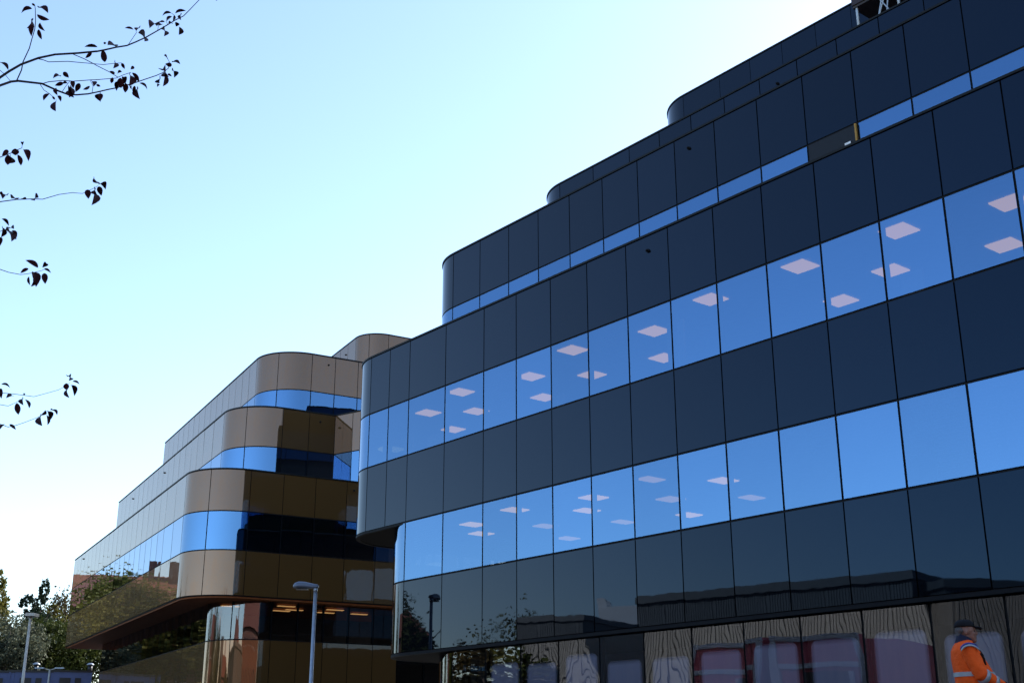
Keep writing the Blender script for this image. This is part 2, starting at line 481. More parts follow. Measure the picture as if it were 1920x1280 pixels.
# edge trims between the rows, and copings
for pth, z, th in ((p2, 8.627, .05), (p2, 10.425, .05), (p1, 4.77, .06), (p3, 14.42, .05)):
    strip('transom', pth, 0, pth.L, z-.034, z+.020, M['black'], dark, out=-.02, thick=.12)
for pth, z in ((p2, 12.36), (p3, 16.39), (p4, 20.44), (p5, 24.36)):
    strip('coping', pth, 0, pth.L, z, z+.055, M['coping'], dark, out=.03, thick=.32)
strip('bottom_trim', p2, 0, pth.L if False else p2.L, 6.50, 6.566, M['black'], dark, out=-.004, thick=.12)
strip('bottom_trim', p1, 0, p1.L, 2.62, 2.70, M['black'], dark, out=-.004, thick=.12)
strip('glazing_head', pg, 0, pg.L, 2.655, 2.70, M['black'], dark, out=0.0, thick=.1)
# floors, ceilings, roofs
plate('soffit', footprint(p2, .13, back_poly(32.85, D0)), 6.52, 6.60, M['soffit'], dark)
plate('soffit', footprint(p1, .13, back_poly(30.57, D0)), 2.63, 2.69, M['soffit'], dark)
plate('ceiling', footprint(p2, .16, back_poly(32.85, D0)), 10.52, 10.6, M['inner'], dark)
plate('ceiling', footprint(p1, .16, back_poly(30.57, D0)), 6.64, 6.72, M['inner'], dark) if False else None
plate('ceiling', [tuple(FP(30.5, D0+.2)[:2]), tuple(FP(S_R, D0+.2)[:2]), tuple(FP(S_R, D0+12)[:2]), tuple(FP(30.5, D0+12)[:2])], 6.40, 6.50, M['inner'], dark)
plate('floor_slab', [tuple(FP(30.5, D0+.2)[:2]), tuple(FP(S_R, D0+.2)[:2]), tuple(FP(S_R, D0+12)[:2]), tuple(FP(30.5, D0+12)[:2])], 3.85, 3.95, M['inner_dark'], dark)
plate('floor_slab', [tuple(FP(32.7, D0+.2)[:2]), tuple(FP(S_R, D0+.2)[:2]), tuple(FP(S_R, D0+12)[:2]), tuple(FP(32.7, D0+12)[:2])], 7.75, 7.85, M['inner_dark'], dark)
plate('roof', footprint(p2, .3, back_poly(32.85, D0)), 11.9, 12.28, M['roof'], dark)
plate('roof', footprint(p3, .3, back_poly(31.77, 0)), 15.6, 15.9, M['roof'], dark)
plate('roof', footprint(p4, .3, back_poly(31.51, 0)), 19.6, 19.9, M['roof'], dark)
plate('roof', footprint(p5, .3, back_poly(28.59, 0)), 23.6, 23.9, M['roof'], dark)
X3 = (U, N, Vector((0, 0, 1)))
MB().box(FP((28+S_R)/2, D0+10) + Vector((0, 0, (12.3+1.2)/2+EYE-.8)), (28-S_R, .2, 11.0), X3).build('core_wall', M['inner_dark'], dark)
MB().box(FP((34.6+S_R)/2, D0+DEPTH+5.1) + Vector((0, 0, (24+GZ)/2)), (34.6-S_R, .2, 23.), X3).build('rear_wall', M['inner_dark'], dark)
MB().box(FP(S_R+.06, D0+15.6) + Vector((0, 0, (12.0+EYE+GZ)/2)), (.12, 30.6, 12.0+EYE-GZ), X3).build('end_wall', M['dark_panel'], dark)
MB().box(FP(S_R+.06, D0+18.0) + Vector((0, 0, 12.0+EYE+6)), (.12, 25.5, 11.6), X3).build('end_wall', M['dark_panel'], dark)
# ceiling lights: flat lit panels
def clight(s, d, z, w=.62, mat='light', l=.62):
    c = FP(s, D0+d); return MB().box((c.x, c.y, z+EYE), (w, l, .03), X3).build('ceiling_light', M[mat], dark)
for s, d in ((29.11, .95), (31.75, 1.57), (30.61, 2.68), (33.0, 3.5), (26.49, 1.59), (27.96, 3.35), (23.83, .9), (25.23, 2.9), (21.27, 1.52), (22.74, 3.38), (18.71, .9), (13.35, .93), (15.96, .9), (16.76, 3.49), (14.82, 2.75), (12.35, 3.43), (11.1, 1.48), (9.6, .9), (8.1, 2.8), (6.2, 1.5)):
    clight(s, d, 10.50)
for s, d in ((28.86, 1.28), (30.0, 2.46), (27.71, 3.15), (28.98, 5.17), (26.28, .8), (23.6, 1.35), (25.08, 2.45), (25.75, 4.5), (29.74, 7.76), (21.0, .9), (22.46, 3.12), (23.75, 5.2), (19.97, 2.43), (20.96, 4.66)):
    clight(s, d, 6.385, rng.choice([.42, .5, .55]), rng.choice(['light', 'light_dim', 'light_dim']))
# pale desk screens and blinds seen through the upper windows
for s, d, z, w, h in ((31.55, .7, 8.75, .5, .8), (30.3, .9, 8.75, .9, .65), (19.5, .45, 8.95, .55, 1.1), (12.95, .6, 8.75, .5, .6), (29.4, .8, 4.95, .7, .5), (24.2, .7, 8.75, .4, .5)):
    c = FP(s, D0+d); MB().box((c.x, c.y, z+h/2+EYE), (w, .05, h), X3).build('desk_screen', M['inner'], dark)
def blind(sa, sb, ztop, drop):
    c = FP((sa+sb)/2, D0+.22); mb = MB(); k = int(drop/.075)
    for i in range(k):
        mb.box((c.x, c.y, ztop-.04-i*.075+EYE), (sa-sb-.12, .055, .012), X3)
    o = mb.build('blind', M['inner'], dark); tag(o, kind='stuff')
blind(26.71, 25.21, 10.4, 1.72); blind(22.21, 20.71, 10.4, .55); blind(15.71, 14.21, 6.38, .5); blind(12.71, 11.21, 6.38, 1.55); blind(14.21, 12.71, 6.38, 1.0); blind(11.21, 9.71, 6.38, 1.55); blind(30.4, 28.7, 6.38, .7)
# ground floor: pale rounded sheet added behind each pane, dark room behind
def mat_pane_sheet():
    m, nt, out = new_mat('pale_sheet'); b = pbsdf(nt, (.5, .52, .8), .45, 0, .3)
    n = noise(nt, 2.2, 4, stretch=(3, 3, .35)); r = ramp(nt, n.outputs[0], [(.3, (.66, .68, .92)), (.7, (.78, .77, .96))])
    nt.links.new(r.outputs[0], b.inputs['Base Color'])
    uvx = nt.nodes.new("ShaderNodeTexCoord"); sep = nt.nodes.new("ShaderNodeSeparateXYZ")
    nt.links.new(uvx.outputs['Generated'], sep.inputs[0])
    # fades out towards its edges
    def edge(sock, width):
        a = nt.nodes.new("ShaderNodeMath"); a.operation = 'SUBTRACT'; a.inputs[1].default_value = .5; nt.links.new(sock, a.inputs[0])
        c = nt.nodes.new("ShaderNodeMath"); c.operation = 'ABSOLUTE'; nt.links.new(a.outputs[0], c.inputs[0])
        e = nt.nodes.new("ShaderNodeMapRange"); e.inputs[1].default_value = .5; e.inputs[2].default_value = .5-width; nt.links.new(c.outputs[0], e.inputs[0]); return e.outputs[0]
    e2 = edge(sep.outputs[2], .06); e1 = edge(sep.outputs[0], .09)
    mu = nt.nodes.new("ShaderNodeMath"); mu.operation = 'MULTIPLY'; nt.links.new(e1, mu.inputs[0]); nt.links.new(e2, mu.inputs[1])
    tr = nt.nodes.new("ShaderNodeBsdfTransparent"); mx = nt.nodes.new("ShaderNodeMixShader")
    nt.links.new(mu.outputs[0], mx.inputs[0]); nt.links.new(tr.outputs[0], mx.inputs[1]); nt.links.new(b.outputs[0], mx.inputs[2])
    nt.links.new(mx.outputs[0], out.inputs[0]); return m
M['pane_sheet'] = mat_pane_sheet()
def pane_sheet(sa, sb, z0, z1):
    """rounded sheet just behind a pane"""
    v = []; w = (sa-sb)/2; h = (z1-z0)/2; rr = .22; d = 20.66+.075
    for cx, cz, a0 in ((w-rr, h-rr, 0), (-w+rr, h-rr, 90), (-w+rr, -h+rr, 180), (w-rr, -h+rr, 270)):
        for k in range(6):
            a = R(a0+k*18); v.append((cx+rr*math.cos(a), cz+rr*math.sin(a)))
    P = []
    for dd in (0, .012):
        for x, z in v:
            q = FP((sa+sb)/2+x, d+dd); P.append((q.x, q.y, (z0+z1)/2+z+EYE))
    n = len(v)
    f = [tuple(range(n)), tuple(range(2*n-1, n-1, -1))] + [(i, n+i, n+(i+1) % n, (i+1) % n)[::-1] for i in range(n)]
    # local frame along the facade so that the sheet's own width is its x axis
    o = mesh_obj('pale_sheet', P, f, M['pane_sheet'], dark); return o
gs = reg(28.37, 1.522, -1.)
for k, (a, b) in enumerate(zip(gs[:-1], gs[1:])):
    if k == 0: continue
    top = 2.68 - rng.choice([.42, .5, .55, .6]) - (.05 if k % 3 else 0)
    pane_sheet(a-.16, b+.16, .1, top)
MB().box(FP((28+S_R)/2, D0+4.5) + Vector((0, 0, GZ+1.6)), (28-S_R, .15, 3.2), X3).build('shop_back_wall', M['inner_dark'], dark)
plate('floor_slab', [tuple(FP(28.4, D0+.6)[:2]), tuple(FP(S_R, D0+.6)[:2]), tuple(FP(S_R, D0+12)[:2]), tuple(FP(28.4, D0+12)[:2])], GZ-EYE+.005, GZ-EYE+.05, M['inner_dark'], dark)

# small anchors on the cladding
def stud(path, t, z, parent):
    p, h = path.at(t); n = az(h+90); c = p + Vector((0, 0, z+EYE))
    mb = MB(); mb.tube([c-n*.01, c+n*.03], [.055, .05], 10); mb.tube([c+n*.03, c+n*.05], [.03, .03], 8); mb.ell(c+n*.055, (.034, .034, .034), nu=8, nv=5)
    return mb.build('anchor_stud', M['black'], parent)

# ------------------------------------------------------------------ gold building
gold = empty('office_building', (-6, 68, GZ))
tag(gold, 'bronze gold glass office building with stepped rounded corners beyond the black one', 'building')
HL, HR = 151.8, 59.2
def gold_level(arc0, r, nleft, lmod, first, right_j, far=None, extra=None):
    """far end -> left face -> round corner -> right face"""
    nl = nleft; Ll = sum(first) + nl*lmod
    st = Vector((arc0[0], arc0[1], 0)) - az(HL)*Ll
    segs = [('l', Ll), ('a', r, HL-HR), ('l', right_j[-1] if not extra else extra[0])]
    if extra: segs += extra[1]
    path = Path((st.x, st.y), HL, segs)
    la = R(HL-HR)*r
    j = [i*lmod for i in range(nl+1)]
    for k in first[::-1]: j.append(j[-1]+k)
    j += [Ll+la/2, Ll+la] + [Ll+la+x for x in right_j]
    return path, j, Ll+la
GP = dict(tilt=.0016, pillow=.0025); GW = dict(tilt=.0014, pillow=.002)
g3, gj3, gt3 = gold_level((-15.41, 56.41), 2.336, 20, 1.36, [1.93, 1.93], [1.61*k for k in range(1, 9)])
facade_rows(gold, g3, gj3, [('panel', 6.60, 8.627, M['gold_panel'], GP), ('window', 8.627, 10.425, M['glass'], GW), ('panel', 10.425, 12.36, M['gold_panel'], GP)])
wb_run = 2.75
g2, gj2, gt2 = gold_level((-14.77, 60.13), 2.30, 17, 1.36, [1.93, 1.93], [1.41, 2.82, 2.82+1.2, 2.82+wb_run, 2.82+wb_run+1.5, 2.82+wb_run+3., 2.82+wb_run+4.5, 2.82+wb_run+6.],
    extra=(2.82, [('k', -64.8), ('l', wb_run), ('k', 64.8), ('l', 6.)]))
facade_rows(gold, g2, gj2, [('panel', 14.35, 16.38, M['gold_panel'], GP), ('window', 12.30, 14.35, M['glass'], GW)])
g1, gj1, gt1 = gold_level((-13.98, 63.33), 2.28, 14, 1.36, [1.36, 1.36], [1.35*k for k in range(1, 8)])
facade_rows(gold, g1, gj1, [('panel', 18.25, 20.30, M['gold_panel'], GP), ('window', 16.30, 18.25, M['glass'], GW)])
g0, gj0, gt0 = gold_level((-9.68, 71.2), 1.5, 6, 1.36, [1.36, 1.36], [1.5*k for k in range(1, 9)])
facade_rows(gold, g0, gj0, [('panel', 22.2, 24.2, M['gold_panel'], GP)])
strip('backing_wall', g0, gj0[0], gj0[-1], 20.2, 22.17, M['black'], gold, out=-.05, thick=.1)
gl, gjl, gtl = gold_level((-14.29, 57.85), 2.30, 17, 1.36, [1.5, 1.5], [1.28*k for k in range(1, 6)])
facade_rows(gold, gl, gjl, [('panel', 2.70, 4.77, M['gold_panel'], GP), ('window', 4.77, 6.55, M['shop_glass'], GW), ('window', GZ-EYE, 2.70, M['shop_glass'], GW)])
for pth, z in ((g3, 8.627), (g3, 10.425), (g2, 14.35), (g1, 18.25), (gl, 4.77), (gl, 2.70)):
    strip('transom', pth, 0, pth.L, z-.034, z+.020, M['black'], gold, out=-.02, thick=.12)
for pth, z in ((g3, 12.36), (g2, 16.38), (g1, 20.30), (g0, 24.2)):
    strip('coping', pth, 0, pth.L, z, z+.06, M['coping'], gold, out=.03, thick=.3)
def gback(path, depth=11.):
    e = path.end; st = path.at(0)[0]
    bk = az(HR-90)*0
    far_r = e + az(HL+180)*26.; far_l = st + az(HR)*depth
    return [tuple(far_r[:2]), tuple((st+az(HR)*16)[:2])]
plate('soffit', footprint(g3, .10, gback(g3)), 6.50, 6.58, M['bronze'], gold)
plate('roof', footprint(g3, .3, gback(g3)), 11.9, 12.25, M['roof'], gold)
plate('roof', footprint(g2, .3, gback(g2)), 15.8, 16.1, M['roof'], gold)
plate('roof', footprint(g1, .3, gback(g1)), 19.7, 20.0, M['roof'], gold)
plate('roof', footprint(g0, .3, gback(g0)), 23.6, 23.9, M['roof'], gold)
plate('floor_slab', footprint(g3, .25, gback(g3)), 7.7, 7.8, M['inner_dark'], gold)
plate('floor_slab', footprint(gl, .25, gback(gl)), 3.6, 3.7, M['inner_dark'], gold)
plate('ceiling', footprint(g3, .25, gback(g3)), 10.5, 10.55, M['inner_dark'], gold)
def gold_wall(path, z0, z1):
    """plain wall closing the far end"""
    st, h = path.at(0); e = st + az(HR)*15.5; c = (st+e)/2
    return MB().box((c.x, c.y, (z0+z1)/2+EYE), (15.5, .1, z1-z0), (az(HR), az(HR-90), Vector((0, 0, 1)))).build('end_wall', M['gold_panel'], gold)
gold_wall(g3, 6.5, 12.3); gold_wall(g2, 12.3, 16.3); gold_wall(g1, 16.3, 20.2); gold_wall(gl, GZ-EYE, 6.5)
# a dark core so that the glazing looks into rooms
cst = Vector((-14.29, 57.85, 0)) + az(HR)*6.0 - az(HL)*18 
MB().box((cst.x, cst.y, 7+EYE), (.15, 24, 11), (az(HR), az(HL), Vector((0, 0, 1)))).build('core_wall', M['inner_dark'], gold)
c2 = Vector((-11.06, 56.86, 0)) + az(HR)*4 - az(HL)*6.5
MB().box((c2.x, c2.y, 7+EYE), (9, .15, 11), (az(HR), az(HL), Vector((0, 0, 1)))).build('core_wall', M['inner_dark'], gold)
XG = (az(HR), az(HR-90), Vector((0, 0, 1)))
base_g = Vector((-11.06, 56.86, 0))
for a, b in ((1.0, .9), (1.9, 2.2), (1.5, 2.9), (3.6, 1.2), (3.7, 2.6), (5.4, 2.4), (-1.3, 2.2)):
    c = base_g + az(HR)*a + az(HR-90)*b
    MB().box((c.x, c.y, 6.42+EYE), (.85, .22, .03), XG).build('ceiling_light', M['warm'], gold)
for lvl, (pth, t, z) in enumerate(((g3, 3.6, 12.0), (g3, gt3+5.2, 11.95), (g2, gt2+2.0, 15.95), (g1, gt1+.95, 19.85), (g0, 9.2, 23.6), (g2, 14., 15.8), (g2, 5., 15.8))):
    stud(pth, t, z, gold)

# ------------------------------------------------------------------ glazed link between the two
link_b = empty('link_building', (-3.5, 61.5, GZ))
tag(link_b, 'low glazed link standing between the bronze building and the black building', 'building')
e = gl.end
pk = Path((e.x, e.y), HR, [('l', 15.)])
facade_rows(link_b, pk, [1.5*k for k in range(11)], [('panel', 4.0, 6.5, M['dark_panel'], GW), ('window', GZ-EYE, 4.0, M['shop_glass'], GW)])
MB().box((pk.at(7.5)[0] - az(HR+90)*3 + Vector((0, 0, 5))), (15, .15, 8.), XG).build('rear_wall', M['inner_dark'], link_b)
MB().box((pk.at(7.5)[0] - az(HR+90)*1.7 + Vector((0, 0, EYE+6.6))), (15, 3.2, .15), XG).build('roof', M['soffit'], link_b)

# studs on the black building
stud(p2, tc2+32.85-19.9, 11.95, dark); stud(p3, tc3+31.77-20.6, 15.95, dark); stud(p4, tc4+31.51-21.0, 19.95, dark)
# yellow edge strip and a sticker at the boarded window
tb = JB[1]; pp, hh = p3.at(tb-.03)
MB().box((pp + az(hh+90)*.05 + Vector((0, 0, 13.75+EYE))), (.045, .05, 1.25), (az(hh), az(hh+90), Vector((0, 0, 1)))).build('yellow_edge_strip', mat_simple('yellow_paint', (.38, .20, .02), .5), dark)
pp, hh = p3.at(tb-.32)
MB().box((pp + az(hh+90)*.012 + Vector((0, 0, 13.96+EYE))), (.17, .01, .09), (az(hh), az(hh+90), Vector((0, 0, 1)))).build('sticker', mat_simple('white_sticker', (.75, .78, .8), .5), dark)

# ------------------------------------------------------------------ camera rays, to set down thin things seen against the sky
CM = cam.matrix_basis.to_3x3()
def at(px, py, dist):
    """world point on the ray through photo pixel (1920 x 1280) at a horizontal distance"""
    w = CM @ Vector(((px-960)/FPX, -(py-640)/FPX, -1.0))
    k = dist/math.hypot(w.x, w.y)
    return Vector((0, 0, EYE)) + w*k

# ------------------------------------------------------------------ street lamps
def street_lamp(loc, top, aim, label, mat, head_mat, hl=.68, r0=.075, r1=.05):
    t = empty('street_lamp', loc); z0 = loc[2]
    tag(t, label, 'street lamp', 'street lamps on the site')
    x, y = loc[0], loc[1]
    MB().tube([(x, y, z0), (x, y, z0+1.2), (x, y, z0+1.25), (x, y, top-.05)], [r0, r0*.95, r0*.75, r1], 14).build('pole', mat, t, True)
    MB().tube([(x, y, z0), (x, y, z0+.03)], [.16, .16], 14).build('base_plate', mat, t)
    a = az(aim); s = az(aim+90); c = Vector((x, y, top))
    prof = [(-.09, .05, .06, 0), (-.05, .085, .10, 0), (.12, .09, .13, .012), (.22, .10, .15, .035), (.36, .13, .17, .065), (.52, .14, .17, .072), (.62, .11, .13, .05), (.665, .05, .07, .02)]
    rings = []
    for u, w, h, up in prof:
        u = u*hl/.68; ring = []
        for k in range(16):
            th = 2*math.pi*k/16; yy = math.cos(th)*w; zz = math.sin(th)
            zz = zz*h*.80 if zz > 0 else zz*h*.42
            ring.append(c + a*u + s*yy + Vector((0, 0, zz+up*.4+.02)))
        rings.append(ring)
    hd = MB().loft(rings).build('lamp_head', head_mat, t, True)
    MB().box(c + a*.40*hl/.68 + Vector((0, 0, -.048)), (.34*hl/.68, .17, .03), (a, s, Vector((0, 0, 1)))).build('lens', M['lens'], hd)
    MB().tube([(x, y, top-.12), (x, y, top+.0)], [r1*1.25, r1*1.25], 12).build('collar', mat, t, True)
    return t
M['lens'] = mat_simple('lamp_lens', (.05, .055, .05), .2)
lp = at(592, 1100, 37.0)
street_lamp((lp.x, lp.y, ground_z(lp.x, lp.y)), lp.z-.02, -92, 'grey street lamp with a rounded head in front of the bronze building', M['pole'], M['lamp_head'])
l2 = at(57.5, 1155, 54.0)
def box_lamp(p, label, arm=False):
    z0 = ground_z(p.x, p.y); t = empty('street_lamp', (p.x, p.y, z0)); tag(t, label, 'street lamp', 'street lamps on the site')
    MB().tube([(p.x, p.y, z0), (p.x, p.y, z0+1.3), (p.x, p.y, z0+1.35), (p.x, p.y, p.z)], [.085, .085, .065, .05], 12).build('pole', M['cream_pole'], t, True)
    if not arm:
        h = MB().box((p.x+.06, p.y, p.z+.06), (.36, .55, .12)).build('lamp_head', M['cream_pole'], t)
        MB().box((p.x+.06, p.y, p.z-.012), (.28, .40, .022)).build('lens', M['lens'], h)
    else:
        for sgn in (-1, 1):
            MB().tube([(p.x, p.y, p.z-.03), (p.x+.35*sgn, p.y, p.z+.05)], .025, 8).build('arm', M['cream_pole'], t)
            h = MB().box((p.x+.55*sgn, p.y, p.z+.07), (.5, .22, .07)).build('lamp_head', M['pole'], t)
            MB().box((p.x+.55*sgn, p.y, p.z+.026), (.4, .16, .018)).build('lens', M['lens'], h)
    return t
box_lamp(l2, 'tall sunlit cream street lamp with a small box head, in front of the trees')
box_lamp(at(93.5, 1254, 74.0), 'white lamp post with two outstretched heads before the blue site cabins', True)

# ------------------------------------------------------------------ site cabins on the bank, far left
M['cabin'] = mat_simple('blue_steel', (.09, .115, .24), .55, .0, .5, var=.12, scale=2)
M['cabin_dark'] = mat_simple('cabin_opening', (.015, .015, .018), .4)
M['tag_white'] = mat_simple('white_plate', (.75, .75, .78), .5, var=.03)
def site_cabin(px, label, k):
    p = at(px, 1258, 98.0); gz = ground_z(p.x, p.y); top = p.z
    t = empty('site_cabin', (p.x, p.y, gz)); tag(t, label, 'site cabin', 'blue site cabins in a row')
    v = Vector((p.x, p.y, 0)).normalized(); s = Vector((v.y, -v.x, 0)); A = (s, v, Vector((0, 0, 1)))
    c = Vector((p.x, p.y, 0)) + v*3.0
    def B(u, w, z, size, n, m, par): return MB().box(c + s*u + v*w + Vector((0, 0, z)), size, A).build(n, m, par)
    B(0, 0, (gz+top)/2, (2.98, 6., top-gz-.1), 'shell', M['cabin'], t)
    B(0, 0, top+.02, (3.06, 6.1, .14), 'roof', M['cabin_dark'], t)
    for sg in (-1, 1): B(sg*1.45, -3.02, (gz+top)/2, (.10, .07, top-gz-.12), 'corner_post', M['cabin'], t)
    d = B(-.35, -3.02, top-1.45, (.78, .05, 2.0), 'door', M['cabin_dark'], t)
    B(-.08, -3.06, top-1.6, (.05, .05, .16), 'handle', M['tag_white'], d)
    w = B(.55, -3.02, top-.66, (.42, .05, .42), 'window', M['cabin_dark'], t)
    B(.55, -3.05, top-.90, (.50, .05, .05), 'sill', M['cabin'], w)
    B(.98, -3.025, top-.95, (.22, .03, .16), 'number_plate', M['tag_white'], t)
    if k in (0, 2):
        q = c + s*(.28 if k == 0 else 1.32) - v*2.2
        MB().tube([(q.x, q.y, top), (q.x, q.y, top+.52)], .17, 12).build('flue', M['cabin_dark'], t, True)
        MB().tube([(q.x, q.y, top+.52), (q.x, q.y, top+.6), (q.x, q.y, top+.68)], [.27, .27, .12], 12).build('flue_cowl', M['pole'], t, True)
site_cabin(-14, 'blue site cabin at the left edge, half hidden by a tall lamp', 1)
site_cabin(23+36, 'blue site cabin with a capped flue on its left, second from the left', 0)
site_cabin(96+37, 'blue site cabin with a capped flue on its right, beside the bronze building', 2)

# ------------------------------------------------------------------ trees
NPR = np.random.default_rng(5)
def leaf_cloud(name, blobs, n, size, mat, parent, flat=.0, shell=.55):
    """many small folded leaf faces gathered in clumps inside ellipsoids (centre, radii, weight)"""
    w = np.array([b[2] for b in blobs], float); w /= w.sum()
    ncl = max(8, n//26); idx = NPR.choice(len(blobs), ncl, p=w)
    C = np.array([blobs[i][0] for i in idx], float); Rr = np.array([blobs[i][1] for i in idx], float)
    d = NPR.normal(size=(ncl, 3)); d /= np.linalg.norm(d, axis=1)[:, None]
    rad = (shell + (1-shell)*NPR.random(ncl))**.6
    cc = C + d*Rr*rad[:, None]
    per = n//ncl
    cl = np.repeat(cc, per, 0); cr = np.repeat(Rr*NPR.uniform(.16, .34, (ncl, 1)), per, 0)
    p = cl + NPR.normal(size=cl.shape)*cr*.46
    m = len(p)
    a = NPR.normal(size=(m, 3)); a[:, 2] -= .35; a /= np.linalg.norm(a, axis=1)[:, None]
    b = np.cross(a, NPR.normal(size=(m, 3))); b /= np.linalg.norm(b, axis=1)[:, None]
    s = size*NPR.uniform(.6, 1.35, (m, 1))
    v = np.stack([p-a*s*.5, p+b*s*.26, p+a*s*.5, p-b*s*.26], 1).reshape(-1, 3)
    f = np.arange(m*4).reshape(-1, 4)
    return mesh_obj(name, v, f.tolist(), mat, parent)
def tree(name, x, y, h, blobs, n, size, mat, label, cat='tree', group='trees', trunk_r=.25, limbs=5, z=None, far=None):
    gz = ground_z(x, y) if z is None else z
    t = empty(name, (x, y, gz)); tag(t, label, cat, group)
    mb = MB(); k = rng.uniform(-.3, .3)
    mb.tube([(x, y, gz-.1), (x+k*.2, y, gz+h*.3), (x+k, y+k*.4, gz+h*.62), (x+k*1.2, y, gz+h*.9)], [trunk_r, trunk_r*.8, trunk_r*.5, trunk_r*.15], 9)
    for i in range(limbs):
        a = i*2.4+rng.random(); z1 = gz+h*rng.uniform(.3, .6); L = h*rng.uniform(.2, .34)
        mb.tube([(x+k*.3, y, z1), (x+math.cos(a)*L*.5, y+math.sin(a)*L*.5, z1+L*.4), (x+math.cos(a)*L, y+math.sin(a)*L, z1+L)], [trunk_r*.4, trunk_r*.28, trunk_r*.08], 6)
    mb.build('trunk', M['bark'], t, True)
    bl = [((x+b[0], y+b[1], gz+b[2]), b[3], b[4] if len(b) > 4 else 1.) for b in blobs]
    leaf_cloud('crown', bl, n, size, mat, t)
    return t
def treepx(name, px, py_top, dist, wm, n, size, mat, label, style='round', **kw):
    p = at(px, py_top, dist); gz = ground_z(p.x, p.y); h = p.z-gz
    if style == 'round':
        bl = [(0, 0, h*.62, (wm*.5, wm*.5, h*.38), 2.)]
        for i in range(6):
            a = i*1.05+rng.random(); bl.append((math.cos(a)*wm*.3, math.sin(a)*wm*.3, h*rng.uniform(.45, .84), (wm*.26, wm*.26, h*.17), .8))
    elif style == 'cone':
        bl = [(rng.uniform(-.1, .1)*wm, rng.uniform(-.1, .1)*wm, h*(.15+.83*i/7), (wm*.5*(1-.86*i/7), wm*.5*(1-.86*i/7), h*.10), 1.3-.13*i) for i in range(8)]
    else:
        bl = [(0, 0, h*(.2+.72*i/6), (wm*.5*(1-abs(i-2.4)/5.2), wm*.5*(1-abs(i-2.4)/5.2), h*.13), 1) for i in range(7)]
    return tree(name, p.x, p.y, h, bl, n, size, mat, label, **kw)
G1 = 'trees behind the site cabins'
treepx('broadleaf_tree', -10, 1056, 118, 7.2, 20000, .30, M['leaf_b'], 'tall yellow green tree cut by the left edge of the view', 'cone', group=G1)
treepx('broadleaf_tree', 18, 1152, 106, 6.0, 13000, .26, M['leaf_c'], 'silvery grey green tree in front at the far left, below the tall yellow green one', group=G1)
treepx('conifer_tree', 76, 1106, 116, 6.4, 14000, .26, M['conifer'], 'pointed dark conifer rising behind the cream street lamp', 'cone', group=G1)
treepx('broadleaf_tree', 96, 1128, 119, 3.6, 8000, .26, M['leaf_b'], 'olive broadleaf tree between the conifer and the rusty one', group=G1)
treepx('broadleaf_tree', 122, 1114, 122, 4.4, 10000, .26, M['leaf_d'], 'rust tinted green tree touching the end of the bronze building', group=G1)
treepx('broadleaf_tree', 62, 1168, 110, 5.4, 12000, .26, M['leaf_a'], 'dark green bushy tree behind the middle site cabins', group=G1)
treepx('broadleaf_tree', 112, 1160, 112, 6.2, 13000, .26, M['leaf_a'], 'dark green tree under the overhang of the bronze building', group=G1)
treepx('broadleaf_tree', 166, 1190, 114, 5.6, 11000, .26, M['leaf_a'], 'dark green tree half hidden behind the end of the bronze building', group=G1)
treepx('broadleaf_tree', -14, 1185, 112, 6.0, 9000, .26, M['leaf_a'], 'dark green tree at the very left edge behind the silvery one', group=G1)

# ------------------------------------------------------------------ plum tree whose branch tips reach into the picture at the left
plum = empty('plum_tree', (-4.3, 5.6, ground_z(-4.3, 5.6)))
tag(plum, 'purple leaved plum tree reaching thin branches in from the left', 'tree')
TZ = ground_z(-4.3, 5.6)
MB().tube([(-4.3, 5.6, TZ-.05), (-4.32, 5.6, TZ+1.0), (-4.25, 5.65, 2.6), (-4.35, 5.6, 4.0), (-4.2, 5.7, 5.4), (-4.3, 5.6, 6.6)], [.13, .105, .09, .07, .045, .02], 12).build('trunk', M['bark'], plum, True)
leaf_cloud('crown', [((-4.7, 5.0, 4.6), (.9, 1.0, 1.5), 1), ((-4.9, 5.6, 6.0), (.8, 1.0, .9), .7), ((-5.2, 4.6, 3.6), (.8, .9, .7), .5)], 1500, .065, M['plum_leaf'], plum)
R1 = lambda x, y: (x/5.82, y/5.82)
R2 = lambda x, y: (180+x/6.4, y/6.4)
R3 = lambda x, y: (x/4.268, 250+y/4.268)
R4 = lambda x, y: (x/9.847, 690+y/9.847)
def branch(pts, r0, r1, d0, d1, root=None, name='branch'):
    P = []
    n = len(pts)
    for i, (x, y) in enumerate(pts): P.append(at(x, y, d0+(d1-d0)*i/(n-1)))
    m = n
    rr = [1.35*(r0+(r1-r0)*i/(n-1))/FPX*d0 for i in range(n)]
    if root is not None:
        a = Vector(root); b = P[0]
        P = [a, a.lerp(b, .4)+Vector((0, 0, .06)), a.lerp(b, .75)+Vector((0, 0, .04))] + P
        rr = [rr[0]*2.6, rr[0]*1.8, rr[0]*1.3] + rr
    # small natural kinks
    return MB().tube(P, rr, 7).build(name, M['twig'], plum, True)
A_ = [R1(-90, 915), R1(0, 848), R1(100, 780), R1(230, 705), R1(420, 635), R1(600, 597), R1(850, 582), R1(1060, 562)] + [R2(*q) for q in ((0, 622), (120, 598), (240, 570), (370, 550), (480, 505), (600, 450), (740, 370), (860, 300), (940, 250), (1050, 195), (1130, 115), (1240, 0), (1300, -70))]
B_ = [R1(-90, 975), R1(0, 935), R1(120, 893), R1(200, 885), R1(330, 900), R1(460, 915), R1(560, 960), R1(640, 995), R1(720, 1025), R1(830, 1037), R1(960, 1027)] + [R2(*q) for q in ((0, 1110), (150, 1075), (230, 1060), (440, 1005), (600, 950), (720, 910), (800, 875), (870, 820), (880, 745), (855, 700))]
branch(A_, 1.9, .45, 6.5, 6.1, (-4.25, 5.65, 4.3)); branch(B_, 1.9, .4, 6.3, 6.6, (-4.3, 5.6, 3.9))
